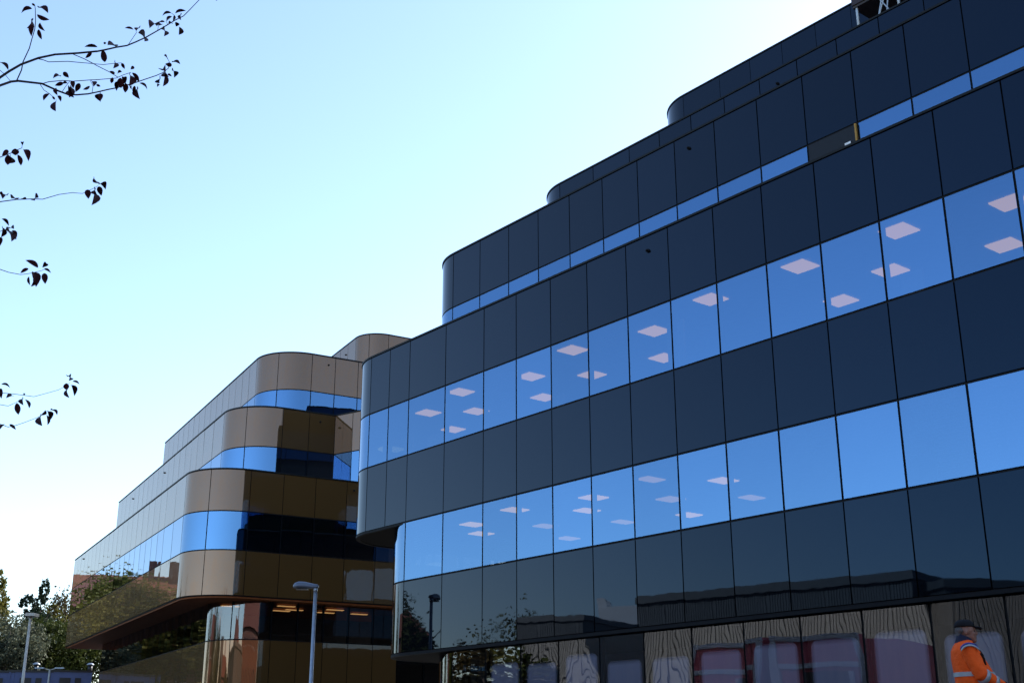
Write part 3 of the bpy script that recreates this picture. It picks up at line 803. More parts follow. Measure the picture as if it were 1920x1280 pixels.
TW = [
 ([R1(*q) for q in ((183, 880), (235, 765), (250, 680), (320, 530), (350, 420), (380, 320), (388, 240), (385, 100), (380, 60))], .7, .35, 6.33, 6.2),
 ([R1(*q) for q in ((420, 645), (470, 655), (530, 678), (740, 672), (860, 683), (1020, 697))] + [R2(*q) for q in ((0, 770), (90, 778), (200, 765), (305, 757), (340, 800))], .5, .3, 6.42, 6.5),
 ([R1(*q) for q in ((790, 590), (920, 645), (1020, 697))] + [R2(*q) for q in ((0, 785), (160, 865), (265, 930))], .5, .4, 6.38, 6.4),
 ([R1(*q) for q in ((460, 915), (530, 895), (680, 880), (800, 888), (980, 875), (1090, 870))] + [R2(*q) for q in ((0, 960), (110, 950), (240, 940), (330, 900), (420, 872))], .5, .35, 6.4, 6.42),
 ([R1(*q) for q in ((440, 925), (480, 985), (540, 1025), (600, 1075))], .4, .3, 6.4, 6.4),
 ([R1(*q) for q in ((-40, 730), (0, 770), (60, 820), (115, 890))], .35, .3, 6.3, 6.33),
 ([R1(*q) for q in ((1005, 1015), (1015, 940), (985, 880))], .35, .25, 6.45, 6.45),
 ([R1(*q) for q in ((680, 1000), (720, 940), (760, 890))], .35, .25, 6.4, 6.4),
 ([R2(*q) for q in ((390, 535), (485, 395), (480, 370))], .35, .25, 6.3, 6.25),
 ([R2(*q) for q in ((740, 365), (750, 310), (790, 298))], .3, .25, 6.2, 6.2),
 ([R2(*q) for q in ((860, 295), (840, 260), (910, 200))], .3, .25, 6.2, 6.2),
 ([R2(*q) for q in ((940, 255), (945, 190), (905, 160))], .35, .25, 6.18, 6.15),
]
for q in TW: branch(q[0], q[1]*1.3, q[2]*1.3, q[3], q[4], name='twig')
branch([R3(-60, 210), R3(0, 192), R3(90, 158), R3(150, 128), R3(175, 118), R3(178, 85)], .7, .35, 6.2, 6.3, (-4.3, 5.6, 3.5))
branch([R3(-60, 560), R3(0, 548), R3(130, 530), R3(270, 525), R3(340, 528), R3(470, 490), R3(580, 475), R3(660, 482), R3(750, 440), R3(785, 420)], .8, .3, 6.2, 6.5, (-4.32, 5.62, 3.2))
branch([R3(-60, 830), R3(0, 785), R3(30, 772), R3(70, 765)], .6, .3, 6.0, 6.1, (-4.3, 5.6, 2.9))
branch([R3(-60, 1050), R3(0, 1088), R3(70, 1112), R3(165, 1130), R3(230, 1122), R3(335, 1098), R3(355, 1085)], .6, .3, 6.0, 6.2, (-4.3, 5.6, 2.75))
branch([R4(-90, 440), R4(60, 460), R4(250, 475), R4(440, 500), R4(625, 525), R4(800, 478), R4(1080, 400), R4(1190, 340), R4(1290, 270)], .5, .25, 6.0, 6.2, (-4.28, 5.6, 2.3))
branch([R4(-90, 650), R4(0, 672), R4(150, 697), R4(290, 635), R4(380, 580), R4(435, 560)], .45, .25, 5.9, 6.0, (-4.28, 5.6, 2.15))
branch([R4(-90, 1010), R4(0, 1030), R4(150, 1085), R4(290, 1055), R4(440, 1005), R4(700, 905), R4(740, 880), R4(840, 795), R4(900, 785)], .5, .25, 5.9, 6.1, (-4.28, 5.6, 2.0))
LEAVES = {
 R1: [(352,100,228,142,38),(420,88,525,138,40),(402,160,540,220,44),(338,212,300,310,34),(358,272,340,395,50),(438,248,485,340,36),(420,322,455,435,40),(385,68,345,38,22),(0,685,92,762,30),(1065,518,920,512,34),(1000,560,930,638,36),(1120,540,1145,685,62),(1160,470,1128,475,24),(690,788,752,850,46),(660,838,580,848,26),(690,905,598,935,40),(740,915,680,915,24),(790,885,800,965,46),(760,950,755,1065,70),(790,970,795,1060,50),(868,910,825,1005,52),(605,965,625,1040,40),(540,1025,470,1100,36),(570,1050,600,1090,22),(635,1045,665,1110,34),(615,1105,607,1215,50),(980,940,905,980,28),(1000,890,1025,940,44),(1050,925,1095,945,26),(1098,1022,1092,1105,50)],
 R2: [(450,360,345,338,26),(525,338,485,370,22),(505,398,592,495,36),(238,562,140,540,24),(730,318,645,322,26),(825,265,758,270,24),(795,298,750,308,18),(905,160,792,190,30),(910,200,842,258,28),(950,165,1080,130,34),(940,190,925,255,30),(1030,175,1015,240,26),(870,285,915,285,26),(980,275,960,322,52),(997,322,995,420,54),(785,355,828,430,12),(220,748,215,818,48),(308,760,345,830,36),(455,800,415,835,38),(165,855,228,890,36),(312,865,255,885,30),(200,930,182,1003,40),(5,1015,55,1040,26),(60,1125,48,1218,50),(290,935,300,1060,80),(270,980,245,1090,56),(335,925,350,1010,56),(360,1000,350,1115,60),(400,900,405,1030,70),(430,875,520,990,44),(520,1000,620,1075,28),(425,1030,425,1075,22),(465,1030,448,1130,40),(510,1065,515,1185,58),(815,668,858,705,18),(915,750,1010,768,26),(910,785,830,770,50),(800,850,830,850,36),(840,855,860,920,50),(830,890,805,1038,54),(860,890,910,920,26),(910,850,945,925,40),(775,945,760,1000,34),(765,1020,735,1042,26),(1440,-40,1452,12,30)],
 R3: [(65,135,15,180,32),(65,170,62,255,44),(80,185,82,240,30),(120,122,125,178,52),(140,170,170,260,32),(195,130,230,218,42),(178,70,180,94,22),(0,470,25,492,22),(58,498,20,520,22),(90,522,132,530,14),(175,525,212,530,12),(310,515,275,535,20),(700,450,708,525,44),(755,352,782,400,20),(792,410,845,440,30),(790,425,812,500,40),(745,475,742,570,44),(768,450,770,490,26),(12,685,72,738,22),(15,750,12,830,30),(5,830,0,900,30),(45,775,98,860,24),(92,778,128,850,20),(80,762,110,762,14),(305,1075,205,1012,34),(228,1082,162,1118,24),(372,1040,340,1072,34),(350,1088,410,1118,16),(355,1118,362,1205,42),(270,1110,290,1225,56),(232,1145,240,1215,18),(262,1170,250,1225,18)],
 R4: [(20,300,195,362,34),(10,370,25,560,70),(240,515,115,545,50),(420,465,445,500,30),(310,640,340,860,90),(430,560,420,675,60),(460,575,540,740,46),(1230,275,1215,400,90),(1260,375,1268,545,46),(1305,310,1380,505,74),(1335,245,1475,300,34),(1255,160,1300,165,26),(1280,170,1280,225,50),(840,780,755,870,54),(765,880,768,1060,80),(855,860,878,1050,46),(885,795,925,960,80),(930,775,1060,855,26),(0,1130,90,1030,50),(170,1035,295,1135,46)],
}
DEP = {R1: 6.35, R2: 6.35, R3: 6.25, R4: 6.08}
def leaf_mesh(bend):
    v = []; f = []
    prof = [(0, .0), (.08, .22), (.22, .41), (.42, .5), (.62, .45), (.82, .26), (.94, .09), (1, 0)]
    for u, w in prof:
        z = bend*4*u*(1-u)*.5 - bend*.3*u*u
        for sg in (-1, 0, 1): v.append((u, w*sg, z + (abs(sg)*w*.28)))
    for i in range(len(prof)-1):
        for k in range(2): f.append((i*3+k, i*3+k+1, i*3+k+4, i*3+k+3))
    me = bpy.data.meshes.new('leaf'); me.from_pydata(v, [], f); me.materials.append(M['plum_leaf'])
    me.polygons.foreach_set("use_smooth", [True]*len(f)); return me
LM = [leaf_mesh(.05), leaf_mesh(.14), leaf_mesh(.22)]
pinv = wpos(plum).inverted()
for key, lst in LEAVES.items():
    d = DEP[key]
    for x0, y0, x1, y1, w in lst:
        k = (key(1, 0)[0]-key(0, 0)[0])
        a = at(*key(x0, y0), d+rng.uniform(-.06, .06)); b = at(*key(x1, y1), d+rng.uniform(-.06, .06))
        ax = b-a; L = ax.length; X = ax.normalized()
        Wv = w*k*d/FPX*1.15; true_w = max(Wv, .40*L)
        view = (a-Vector((0, 0, EYE))).normalized()
        Y0 = X.cross(view).normalized()
        ang = math.acos(max(-1, min(1, Wv/true_w)))*rng.choice([-1, 1])
        Y = Matrix.Rotation(ang, 3, X) @ Y0; Z = X.cross(Y)
        if Z.z < 0: Y, Z = -Y, -Z
        m = Matrix(((X.x*L, Y.x*true_w, Z.x*L, a.x), (X.y*L, Y.y*true_w, Z.y*L, a.y), (X.z*L, Y.z*true_w, Z.z*L, a.z), (0, 0, 0, 1)))
        o = bpy.data.objects.new('leaf', rng.choice(LM)); link(o); o.parent = plum; o.matrix_basis = pinv @ m

# ------------------------------------------------------------------ scaffold tower standing on the roof, top right
def scaffold():
    d0 = 8.3; s0, s1 = 18.55, 17.1; zb = 19.9+EYE; zt = zb+4.4
    t = empty('scaffold_tower', FP((s0+s1)/2, D0+d0+.6)+Vector((0, 0, zb)))
    tag(t, 'scaffold tower with a dark deck standing on the roof at the top right', 'scaffold')
    def Q(s, d, z): return FP(s, D0+d)+Vector((0, 0, z))
    for s in (s0, s1):
        for d in (d0, d0+1.1):
            p = MB().tube([Q(s, d, zb), Q(s, d, zt)], .045, 10).build('standard', M['pole'], t, True)
            MB().tube([Q(s, d, zb+1.0), Q(s, d, zb+1.1)], .065, 10).build('coupler', M['black'], p)
    dk = MB().box(Q((s0+s1)/2-.05, d0+.55, zb+2.05), (1.75, 1.25, .16), X3).build('deck', mat_simple('deck_board', (.05, .045, .05), .8), t)
    MB().box(Q((s0+s1)/2-.05, d0-.1, zb+2.2), (1.75, .04, .30), X3).build('toe_board', mat_simple('purple_board', (.035, .022, .03), .7), t)
    for a, b in ((Q(s0-.55, d0, zb+.9), Q(s1, d0, zb+2.9)), (Q(s0-.6, d0, zb+.9), Q(s0-1.2, d0, zb+2.9)), (Q(s1+.1, d0, zb+.9), Q(s0-.1, d0, zb+3.2)), (Q(s1+.5, d0, zb+.9), Q(s1+.1, d0, zb+3.2))):
        MB().tube([a, b], .022, 8).build('brace', M['pole'], t)
    for z in (zb+3.1, zb+3.6):
        MB().tube([Q(s0, d0, z), Q(s1, d0, z)], .024, 8).build('guard_rail', M['pole'], t)
    for i in range(2):
        MB().tube([Q(s1-.35-.32*i, d0+.1, zb+.6), Q(s1-.35-.32*i, d0+.1, zb+3.8)], .04, 8).build('ladder_rail', M['tag_white'], t)
    for i in range(9):
        MB().tube([Q(s1-.35, d0+.1, zb+.9+.3*i), Q(s1-.67, d0+.1, zb+.9+.3*i)], .02, 6).build('rung', M['tag_white'], t)
scaffold()

# ------------------------------------------------------------------ worker in an orange jacket
def remesh(mb, voxel, it=4):
    me = bpy.data.meshes.new('tmp'); me.from_pydata([tuple(p) for p in mb.v], [], mb.f)
    o = bpy.data.objects.new('tmp', me); link(o)
    r = o.modifiers.new('r', 'REMESH'); r.mode = 'VOXEL'; r.voxel_size = voxel
    s = o.modifiers.new('s', 'SMOOTH'); s.factor = .5; s.iterations = it
    dg = bpy.context.evaluated_depsgraph_get(); ev = o.evaluated_get(dg); m2 = ev.to_mesh()
    v = [tuple(q.co) for q in m2.vertices]; f = [tuple(p.vertices) for p in m2.polygons]
    ev.to_mesh_clear(); bpy.data.objects.remove(o); bpy.data.meshes.remove(me)
    return v, f
def ring(cx, z, rx, ry, n=24, cy=0, a0=0, a1=360, tilt=0.):
    return [Vector((cx+rx*math.cos(R(a0+(a1-a0)*k/n)), cy+ry*math.sin(R(a0+(a1-a0)*k/n)), z+tilt*math.cos(R(a0+(a1-a0)*k/n)))) for k in range(n)]
def person():
    wp = at(1805.6, 1160.8, 14.4); gz = ground_z(wp.x, wp.y); k = (wp.z-gz)/1.82
    t = empty('person', (wp.x, wp.y, gz), R(-6)); t.scale = (k, k, k)
    tag(t, 'person in an orange hi-vis jacket and black cap walking past in profile', 'person')
    skin = mat_simple('skin', (.24, .115, .08), .55, var=.08, scale=20)
    orange = mat_simple('orange_fabric', (1.0, .115, .012), .75, 0, .2, var=.10, scale=13, bmp=.9)
    navy = mat_simple('navy_fabric', (.012, .014, .035), .8, 0, .3, scale=12, bmp=.3)
    grey = mat_simple('reflective_tape', (.34, .37, .38), .4, .2, .5, var=.06)
    blue = mat_simple('blue_tape', (.03, .04, .22), .6)
    capm = mat_simple('black_cotton', (.006, .006, .008), .85, 0, .3)
    hairm = mat_simple('grey_hair', (.10, .09, .085), .9, scale=60, stretch=(1, 1, .2), bmp=.6)
    def put(name, v, f, m, par=t, smooth=True):
        o = mesh_obj(name, v, f, m, None, smooth, origin=(0, 0, 0), world=False); o.parent = par; return o
    SH = {-1: (-.03, -.205, 1.49), 1: (-.03, .205, 1.49)}
    EL = {-1: (.055, -.275, 1.215), 1: (.06, .27, 1.21)}
    WR = {-1: (.30, -.15, 1.10), 1: (.31, .10, 1.125)}
    # body: one continuous figure
    b = MB()
    b.loft([ring(cx, z, rx, ry) for cx, z, rx, ry in ((.0, .80, .12, .165), (.03, .95, .16, .17), (.05, 1.15, .18, .18), (.02, 1.32, .15, .18), (-.01, 1.46, .12, .18), (-.02, 1.54, .07, .11), (-.02, 1.6, .055, .06))])
    b.tube([(-.03, 0, 1.48), (-.02, 0, 1.56), (.012, 0, 1.67)], [.072, .062, .060], 16)
    b.ell((.012, 0, 1.715), (.103, .079, .098)); b.ell((.055, 0, 1.645), (.068, .058, .072)); b.ell((.092, 0, 1.592), (.030, .034, .026))
    b.ell((.122, 0, 1.668), (.020, .014, .020)); b.tube([(.105, 0, 1.705), (.132, 0, 1.668)], [.012, .016], 8)
    b.ell((.100, 0, 1.713), (.018, .052, .012)); b.ell((.112, 0, 1.632), (.012, .024, .007)); b.ell((.110, 0, 1.617), (.013, .022, .008))
    for sg in (-1, 1):
        b.ell((-.005, .080*sg, 1.678), (.020, .010, .034)); b.ell((.085, .038*sg, 1.665), (.026, .022, .022))
        b.tube([SH[sg], EL[sg], WR[sg]], [.06, .048, .030], 12)
        d = (Vector(WR[sg])-Vector(EL[sg])).normalized(); w0 = Vector(WR[sg]); up = Vector((0, 0, 1)); sd = d.cross(up).normalized()
        b.ell(w0+d*.055, (.052, .022, .040), (d, sd, d.cross(sd)*-1))
        for i in range(4):
            o_ = sd*0 + up*(.030-.020*i); base = w0+d*.085+o_
            L = (.07, .078, .074, .058)[i]
            b.tube([base, base+d*L*.5+Vector((0, -sg*.008, -.004)), base+d*L*.82+Vector((0, -sg*.030, -.012))], [.0105, .0095, .0085], 8)
        tb_ = w0+d*.03+up*.03; b.tube([tb_, tb_+d*.035+up*.02-Vector((0, sg*.02, 0)), tb_+d*.065+up*.012-Vector((0, sg*.035, 0))], [.013, .011, .009], 8)
        b.tube([(.02, .095*sg, .90), (.035+.05*sg, .10*sg, .50), (-.02+.09*sg, .105*sg, .09)], [.10, .062, .045], 14)
        b.ell((.04+.09*sg, .105*sg, .05), (.11, .045, .045))
    v, f = remesh(b, .0075, 3); body = put('body', v, f, skin)
    # jacket
    j = MB()
    j.loft([ring(cx, z, rx, ry, 32) for cx, z, rx, ry in ((.055, .90, .20, .215), (.068, 1.0, .215, .225), (.07, 1.12, .222, .226), (.055, 1.22, .213, .222), (.03, 1.30, .195, .218), (.0, 1.40, .172, .214), (-.018, 1.48, .147, .207), (-.02, 1.53, .12, .175), (-.02, 1.565, .095, .125), (-.015, 1.60, .078, .085))])
    for sg in (-1, 1):
        j.tube([Vector(SH[sg])+Vector((0, -.03*sg, .0)), SH[sg], Vector(SH[sg]).lerp(Vector(EL[sg]), .5), EL[sg], Vector(EL[sg]).lerp(Vector(WR[sg]), .5), WR[sg]], [.085, .092, .084, .078, .068, .054], 16)
        for q in range(3):   # folds at the elbow
            p = Vector(EL[sg]).lerp(Vector(SH[sg]), .1+.13*q); j.ell(p+Vector((.01, 0, 0)), (.086-.002*q, .078, .018))
    v, f = remesh(j, .0105, 3); jacket = put('jacket', v, f, orange)
    def band(p0, p1, u, wd, r, m, name='reflective_band'):
        a = Vector(p0); e_ = Vector(p1); d = (e_-a).normalized(); c = a+(e_-a)*u
        return put(name, *(lambda mb: (mb.v, mb.f))(MB().tube([c-d*wd/2, c+d*wd/2], [r, r*.98], 20)), m, jacket)
    for sg in (-1, 1):
        if sg == 1:
            band(EL[sg], WR[sg], .13, .048, .083, grey); band(EL[sg], WR[sg], .58, .045, .070, grey); continue
        band(EL[sg], WR[sg], .13, .048, .083, grey); band(EL[sg], WR[sg], .58, .045, .070, grey)
        for off, mm, nm in ((.0, blue, 'blue_band'), (.022, grey, 'reflective_band')):
            mbs = MB(); rows_ = []
            for i in range(13):
                a = R(-62+124*i/12); ctr = Vector((SH[sg][0]-.006, SH[sg][1]+sg*.012, SH[sg][2]-.045))
                r_ = .112+off*.05
                p = ctr+Vector((math.sin(a)*r_, sg*(.060+off*1.1), math.cos(a)*r_*.96-off*1.0))
                q = p+Vector((0, sg*.012, -.016)); nn = Vector((math.sin(a)*.5, sg*.8, math.cos(a)*.6))*.012
                rows_.append([p, q, q-nn, p-nn])
            mbs.loft(rows_); put(nm, mbs.v, mbs.f, mm, jacket)
    mbn = MB(); mbn.loft([ring(.0565, 1.205, .221, .230, 32), ring(.0485, 1.252, .212, .227, 32)], cap=False); put('reflective_band', mbn.v, mbn.f, grey, jacket)
    mbn = MB()
    def arc(cx, z, rx, ry): return ring(cx, z, rx, ry, 16, a0=-62, a1=62) + ring(cx, z, rx-.03, ry-.03, 16, a0=62, a1=-62)
    mbn.loft([arc(.060, .90, .204, .22), arc(.073, 1.0, .22, .23), arc(.075, 1.12, .228, .231), arc(.066, 1.19, .222, .228)]); put('navy_front_panel', mbn.v, mbn.f, navy, jacket)
    mbn = MB(); mbn.loft([ring(-.018, 1.545, .098, .118, 24, tilt=-.022), ring(-.012, 1.60, .082, .09, 24, tilt=-.030), ring(-.008, 1.635, .080, .086, 24, tilt=-.035), ring(-.008, 1.633, .070, .076, 24, tilt=-.035)], cap=False); put('collar', mbn.v, mbn.f, navy, jacket)
    mbn = MB(); mbn.tube([(.096, -.192, 1.445), (.125, -.185, 1.39), (.135, -.188, 1.32)], .012, 8); put('pocket_zip', mbn.v, mbn.f, capm, jacket)
    # front placket below the collar
    mbn = MB(); mbn.tube([(.085, -.01, 1.555), (.125, -.01, 1.49), (.165, -.01, 1.42)], .016, 8); put('placket', mbn.v, mbn.f, capm, jacket)
    # cap, hair, eyes, gloves
    c = MB(); rr = []
    for i in range(8):
        a = R(i*90/7.01); rr.append(ring(.004, 1.738+.082*math.sin(a)**.9, .110*math.cos(a)**.8+.001, .088*math.cos(a)**.8+.001, 24))
    c.loft(rr); cap_o = put('cap', c.v, c.f, capm)
    c = MB(); br = []
    for u, wd, dz in ((.095, .074, .012), (.135, .070, .010), (.170, .055, .002), (.190, .028, -.008)):
        br.append([Vector((u, wd*y, 1.738+dz-.012*abs(y)**2)) for y in (-1, -.5, 0, .5, 1)] + [Vector((u, wd*y, 1.728+dz-.012*abs(y)**2)) for y in (1, .5, 0, -.5, -1)])
    c.loft(br); put('brim', c.v, c.f, capm, cap_o)
    c = MB(); c.ell((-.050, 0, 1.700), (.052, .080, .050)); c.ell((-.064, 0, 1.655), (.030, .060, .040)); v, f = remesh(c, .008, 2); put('hair', v, f, hairm)
    for sg in (-1, 1):
        c = MB(); c.ell((.092, .036*sg, 1.692), (.012, .013, .009), nu=10, nv=6); put('eye', c.v, c.f, capm)
        d = (Vector(WR[sg])-Vector(EL[sg])).normalized(); w0 = Vector(WR[sg]); up = Vector((0, 0, 1)); sd = d.cross(up).normalized()
        c = MB(); c.tube([w0-d*.03, w0+d*.02], [.040, .036], 14); c.ell(w0+d*.055, (.058, .028, .046), (d, sd, d.cross(sd)*-1))
        for i in range(4):
            base = w0+d*.08+up*(.030-.020*i); L = (.07, .078, .074, .058)[i]
            c.tube([base, base+d*L*.5+Vector((0, -sg*.008, -.004)), base+d*L*.85+Vector((0, -sg*.030, -.012))], [.0135, .0125, .0115], 8)
        tb_ = w0+d*.03+up*.03; c.tube([tb_, tb_+d*.035+up*.02-Vector((0, sg*.02, 0)), tb_+d*.068+up*.012-Vector((0, sg*.036, 0))], [.016, .014, .012], 8)
        v, f = remesh(c, .006, 2); put('glove', v, f, capm)
    q = MB(); q.loft([ring(.03, .86, .15, .185), ring(.03, 1.0, .17, .19), ring(.04, 1.1, .18, .19)])
    for sg in (-1, 1):
        q.tube([(.02, .095*sg, .95), (.02, .097*sg, .84), (.035+.05*sg, .10*sg, .50), (-.02+.09*sg, .105*sg, .10)], [.115, .115, .085, .072], 18)
    v, f = remesh(q, .012, 3); put('trousers', v, f, navy)
    for sg in (-1, 1):
        q = MB(); q.ell((.045+.09*sg, .105*sg, .052), (.135, .055, .05)); q.tube([(-.02+.09*sg, .105*sg, .03), (-.02+.09*sg, .105*sg, .2)], [.062, .068], 14)
        v, f = remesh(q, .010, 2); v = [(a, b_, max(c_, 0.)) for a, b_, c_ in v]; put('boot', v, f, capm)
person()

# ------------------------------------------------------------------ the far side of the street: not in the frame, but mirrored in the glass
M['ribs'] = mat_simple('ribbed_cladding', (.145, .145, .14), .6, var=.10, scale=3)
M['hall_back'] = mat_simple('hall_sheet', (.095, .095, .092), .6)
M['hall_dark'] = mat_simple('hall_trim', (.03, .028, .025), .6)
def oriented(a, b):
    """front line from a to b (left to right for someone facing it): along, outward"""
    d = (Vector((b[0], b[1], 0))-Vector((a[0], a[1], 0))); L = d.length; d.normalize()
    return Vector((a[0], a[1], 0)), d, Vector((-d.y, d.x, 0))*-1, L
def hall(a, b, top, label, depth=12):
    p0, d, n, L = oriented(a, b); gz = GZ; c = p0 + d*L/2; A = (d, n, Vector((0, 0, 1)))
    t = empty('ribbed_hall', (c.x, c.y, gz)); tag(t, label, 'hall')
    MB().box(c - n*depth/2 + Vector((0, 0, (gz+top)/2)), (L, depth, top-gz), A).build('wall', M['hall_back'], t)
    mb = MB(); k = int(L/.13)
    for i in range(k):
        mb.box(p0 + d*(.065+i*.13) + n*.012 + Vector((0, 0, (gz+.4+top-.36)/2)), (.088, .03, top-.36-gz-.4), A)
    o = mb.build('cladding_ribs', M['ribs'], t); tag(o, kind='stuff')
    MB().box(c + n*.06 - n*depth/2 + Vector((0, 0, top-.17)), (L+.3, depth+.3, .34), A).build('fascia', M['ribs'], t)
    for i in range(3):
        w = MB().box(p0 + d*(L*(.2+.3*i)) + n*.09 + Vector((0, 0, gz+1.5)), (2.2, .06, 2.4), A).build('door', M['hall_dark'], t)
        MB().box(p0 + d*(L*(.2+.3*i)+.8) + n*.14 + Vector((0, 0, gz+1.3)), (.06, .05, .2), A).build('handle', M['tag_white'], w)
hall((-20.4, 20.4), (-27.2, 32.4), 8.6, 'long grey hall with vertical ribs mirrored in the ground floor glass')
hall((-22.5, 12.0), (-19.6, 19.2), 8.15, 'taller dark block beside the ribbed hall, mirrored in the glass', 9)
hall((-46.8, 38.2), (-48.5, 43), 9.9, 'distant low ribbed hall beyond the first one')
def house(a, b, eaves, ridge, label, gz, depth=9, floors=4, step=2.6):
    p0, d, n, L = oriented(a, b); c = p0+d*L/2; A = (d, n, Vector((0, 0, 1)))
    t = empty('brick_house', (c.x, c.y, gz)); tag(t, label, 'house')
    MB().box(c-n*depth/2+Vector((0, 0, (gz+eaves)/2)), (L, depth, eaves-gz), A).build('wall', M['brick'], t)
    e0 = [p0-d*.4+n*.4, p0+d*(L+.4)+n*.4, p0+d*(L+.4)-n*(depth+.4), p0-d*.4-n*(depth+.4)]
    r0 = [p0+d*1.5-n*depth/2, p0+d*(L-1.5)-n*depth/2]
    v = [q+Vector((0, 0, eaves)) for q in e0] + [q+Vector((0, 0, ridge)) for q in r0]
    rf = mesh_obj('roof', v, [(0, 1, 5, 4), (1, 2, 5), (2, 3, 4, 5), (3, 0, 4), (3, 2, 1, 0)], M['roof_tile'], t)
    for u in (.3, .42):
        MB().box(p0+d*L*u-n*depth*.45+Vector((0, 0, ridge+.2)), (.9, .7, 2.6), A).build('chimney', M['brick'], rf)
    hh = (eaves-gz)/floors
    for f in range(floors):
        for i in range(int(L/step)):
            q = p0+d*(1.3+i*step)+n*.02+Vector((0, 0, gz+hh*f+hh*.55))
            w = MB().box(q, (1.2, .06, hh*.5), A).build('window', M['cabin_dark'], t)
            MB().box(q+n*.05-Vector((0, 0, hh*.27)), (1.4, .12, .08), A).build('sill', M['tag_white'], w)
house((-61.5, 103), (-49.5, 113.5), 14.6, 18.2, 'tall red brick house with a tiled roof mirrored in the bronze cladding', 4.6)
house((22, -27), (-34, -25), 14.5, 18, 'long red brick block behind the viewpoint', 0.0, step=5.2)
house((-44, -22), (-50, -6), 12, 15.0, 'red brick house to the left behind the viewpoint', GZ*0, floors=3)
M['red'] = mat_simple('red_panel', (.66, .12, .15), .5, var=.1)
M['white'] = mat_simple('white_paint', (.72, .72, .72), .5, var=.04)
def red_cabin(c, heading, label, top):
    c = Vector((c[0], c[1], 0)); d = az(heading); n = az(heading-90); A = (d, n, Vector((0, 0, 1)))
    t = empty('red_cabin', (c.x, c.y, GZ)); tag(t, label, 'cabin', 'red and white cabins across the street')
    zc = (GZ+top)/2
    MB().box(c+Vector((0, 0, zc)), (2.9, 5.5, top-GZ), A).build('shell', M['red'], t)
    for sg in (-1, 1): MB().box(c+d*1.42*sg+n*2.76+Vector((0, 0, zc)), (.16, .1, top-GZ+.04), A).build('corner_post', M['white'], t)
    for z in (top-.08, top-.95): MB().box(c+n*2.77+Vector((0, 0, z)), (2.66, .08, .16), A).build('rail', M['white'], t)
    w = MB().box(c+d*.45+n*2.78+Vector((0, 0, top-1.75)), (1.2, .07, 1.2), A).build('window', M['cabin_dark'], t)
    MB().box(c+d*.45+n*2.83+Vector((0, 0, top-2.4)), (1.4, .1, .09), A).build('sill', M['white'], w)
    for sg in (-1, 1): MB().box(c+d*(.45+.66*sg)+n*2.83+Vector((0, 0, top-1.75)), (.1, .1, 1.2), A).build('frame', M['white'], w)
red_cabin((-15.6, 26.4), 150, 'red cabin with white corner posts, the nearer to the bronze building', 5.3)
red_cabin((-14.2, 23.6), 150, 'red cabin with white corner posts, the nearer to the viewpoint', 5.3)
def church():
    x, y = -85, 40; gz = 3.4; t = empty('church', (x, y, gz)); tag(t, 'small pale church with a square battlemented tower far across the street', 'church')
    MB().box((x, y, gz+5.5), (5, 5, 11)).build('tower', M['white'], t)
    for i in range(4):
        for sg in (-1, 1): MB().box((x-1.9+1.27*i, y+2.2*sg, gz+11.4), (.7, .6, .8)).build('battlement', M['white'], t)
    MB().box((x-8, y, gz+3), (11, 6, 6)).build('nave', M['white'], t)
    mesh_obj('nave_roof', [(x-13.6, y-3.3, gz+6), (x-2.5, y-3.3, gz+6), (x-2.5, y+3.3, gz+6), (x-13.6, y+3.3, gz+6), (x-13.6, y, gz+9), (x-2.5, y, gz+9)], [(0, 1, 5, 4), (2, 3, 4, 5), (3, 0, 4), (1, 2, 5), (3, 2, 1, 0)], M['roof_tile'], t)
    MB().box((x+2.52, y, gz+8.3), (.06, .9, 1.8)).build('window', M['cabin_dark'], t)
church()
def T(x, y, h, w, mat, label, n=6000, style='round', g='trees across the street'):
    if style == 'round':
        bl = [(0, 0, h*.6, (w*.5, w*.5, h*.38), 2.)] + [(math.cos(i*1.3)*w*.3, math.sin(i*1.3)*w*.3, h*(.45+.07*i), (w*.26, w*.26, h*.17), .8) for i in range(5)]
    else:
        bl = [(0, 0, h*(.12+.83*i/8), (w*.5*(1-abs(i-3)/6.2), w*.5*(1-abs(i-3)/6.2), h*.08), 1) for i in range(9)]
    return tree('broadleaf_tree' if style == 'round' else 'poplar_tree', x, y, h, bl, n, .27, mat, label, group=g)
T(-43.2, 49.4, 8.9, 4.2, M['leaf_a'], 'round green tree left of the frame, mirrored beside the lamp', 9000)
T(-46.5, 53, 9.8, 6, M['leaf_b'], 'olive tree left of the frame behind the round green one', 9000)
T(-42.6, 44.8, 6.9, 3.0, M['leaf_d'], 'small rusty tree left of the frame, the next one from the round green tree', 5000)
T(-43.5, 42.2, 6.3, 3.0, M['leaf_a'], 'small green tree left of the frame near the distant hall', 5000)
T(-48.5, 98.5, 11.5, 6, M['leaf_b'], 'olive tree mirrored in the middle of the bronze side wall', 9000)
T(-51, 103, 11.5, 6, M['leaf_b'], 'broad olive tree before the middle of the tall brick house', 9000)
T(-47.5, 104, 12.0, 6, M['leaf_b'], 'olive tree before the right end of the tall brick house', 15000)
T(-46.5, 99.5, 12.0, 5.5, M['leaf_b'], 'olive tree nearest to the far end of the bronze building', 15000)
T(-49.5, 95.5, 10.5, 5.5, M['leaf_b'], 'olive tree before the left half of the tall brick house', 8000)
T(-53, 98, 9.5, 5, M['leaf_d'], 'rusty tree before the left end of the tall brick house', 7000)
house((-64, 12), (-69, 30), 8.2, 10.4, 'red brick house far to the left across the street', 1.2)
house((-71, 56), (-67, 73), 11, 13.5, 'red brick house on the left facing the bronze corner', 1.2)
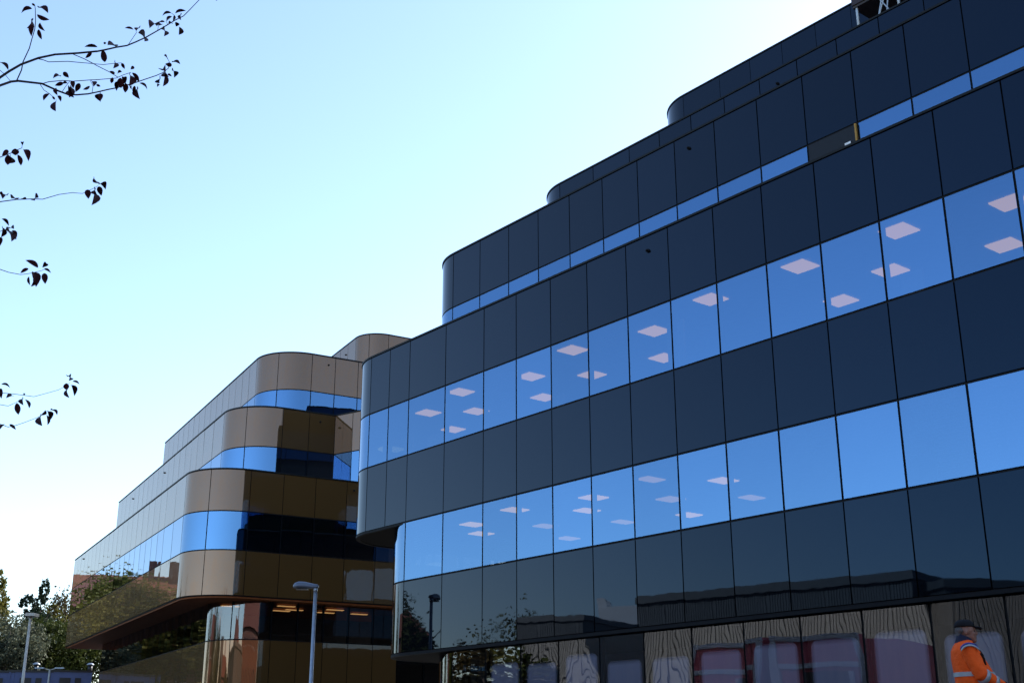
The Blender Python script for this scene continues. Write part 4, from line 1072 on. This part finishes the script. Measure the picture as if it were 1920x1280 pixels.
T(-58, 45, 10.5, 7, M['leaf_b'], 'tall olive tree standing between the two far red brick houses', 7000)
T(-54, 74, 14, 9, M['leaf_b'], 'tall olive tree facing the rounded bronze corner, the farther one', 8000)
T(-60, 58, 14, 9, M['leaf_a'], 'tall green tree facing the rounded bronze corner', 8000)
T(-45, 13, 9.0, 8, M['leaf_a'], 'dark tree behind the taller dark block', 6000)
T(-56, 2, 9.5, 9, M['leaf_a'], 'green tree at the end of the far left brick house', 6000)
T(-50, -6, 12, 8, M['leaf_d'], 'rusty tree beside the three storey brick house', 6000)
T(-63, 84, 12, 8, M['leaf_a'], 'green tree at the end of the brick house facing the bronze corner', 6000)
T(-46, 29.5, 6.6, 5, M['leaf_d'], 'rusty tree beside the distant ribbed hall', 6000)
T(-52, 25, 7.0, 6, M['leaf_a'], 'green tree behind the rusty one by the distant ribbed hall', 6000)
T(-40, 68, 5.0, 6, M['leaf_a'], 'low green tree facing the side of the bronze building', 3000)
T(-48, 78, 6.5, 7, M['leaf_d'], 'rusty tree facing the far end of the bronze building', 3000)
T(-33, 6, 9.5, 9, M['leaf_a'], 'wide dark tree left of the viewpoint beyond the taller block', 3500)
T(-36, -5, 9.0, 9, M['leaf_a'], 'wide dark tree left of the viewpoint, the nearer to the brick house', 3500)
T(-14, -30, 17, 3.6, M['leaf_b'], 'slim poplar behind the viewpoint, the most leftward', 2600, 'col', 'poplars behind the viewpoint')
T(-8, -33, 19, 3.8, M['leaf_b'], 'slim poplar behind the viewpoint, the tallest', 2600, 'col', 'poplars behind the viewpoint')
T(3, -32, 16, 3.6, M['leaf_d'], 'slim poplar behind the viewpoint with rusty leaves', 2600, 'col', 'poplars behind the viewpoint')
T(16, -26, 10, 9, M['leaf_a'], 'round tree behind the viewpoint on the right', 3000)
T(28, -30, 11, 9, M['leaf_b'], 'olive round tree behind the viewpoint, far right', 3000)
T(-24, -26, 9, 8, M['leaf_d'], 'rusty round tree behind the viewpoint near the poplars', 3000)
T(40, -12, 11, 9, M['leaf_a'], 'green tree right of the viewpoint beyond the black building', 3000)
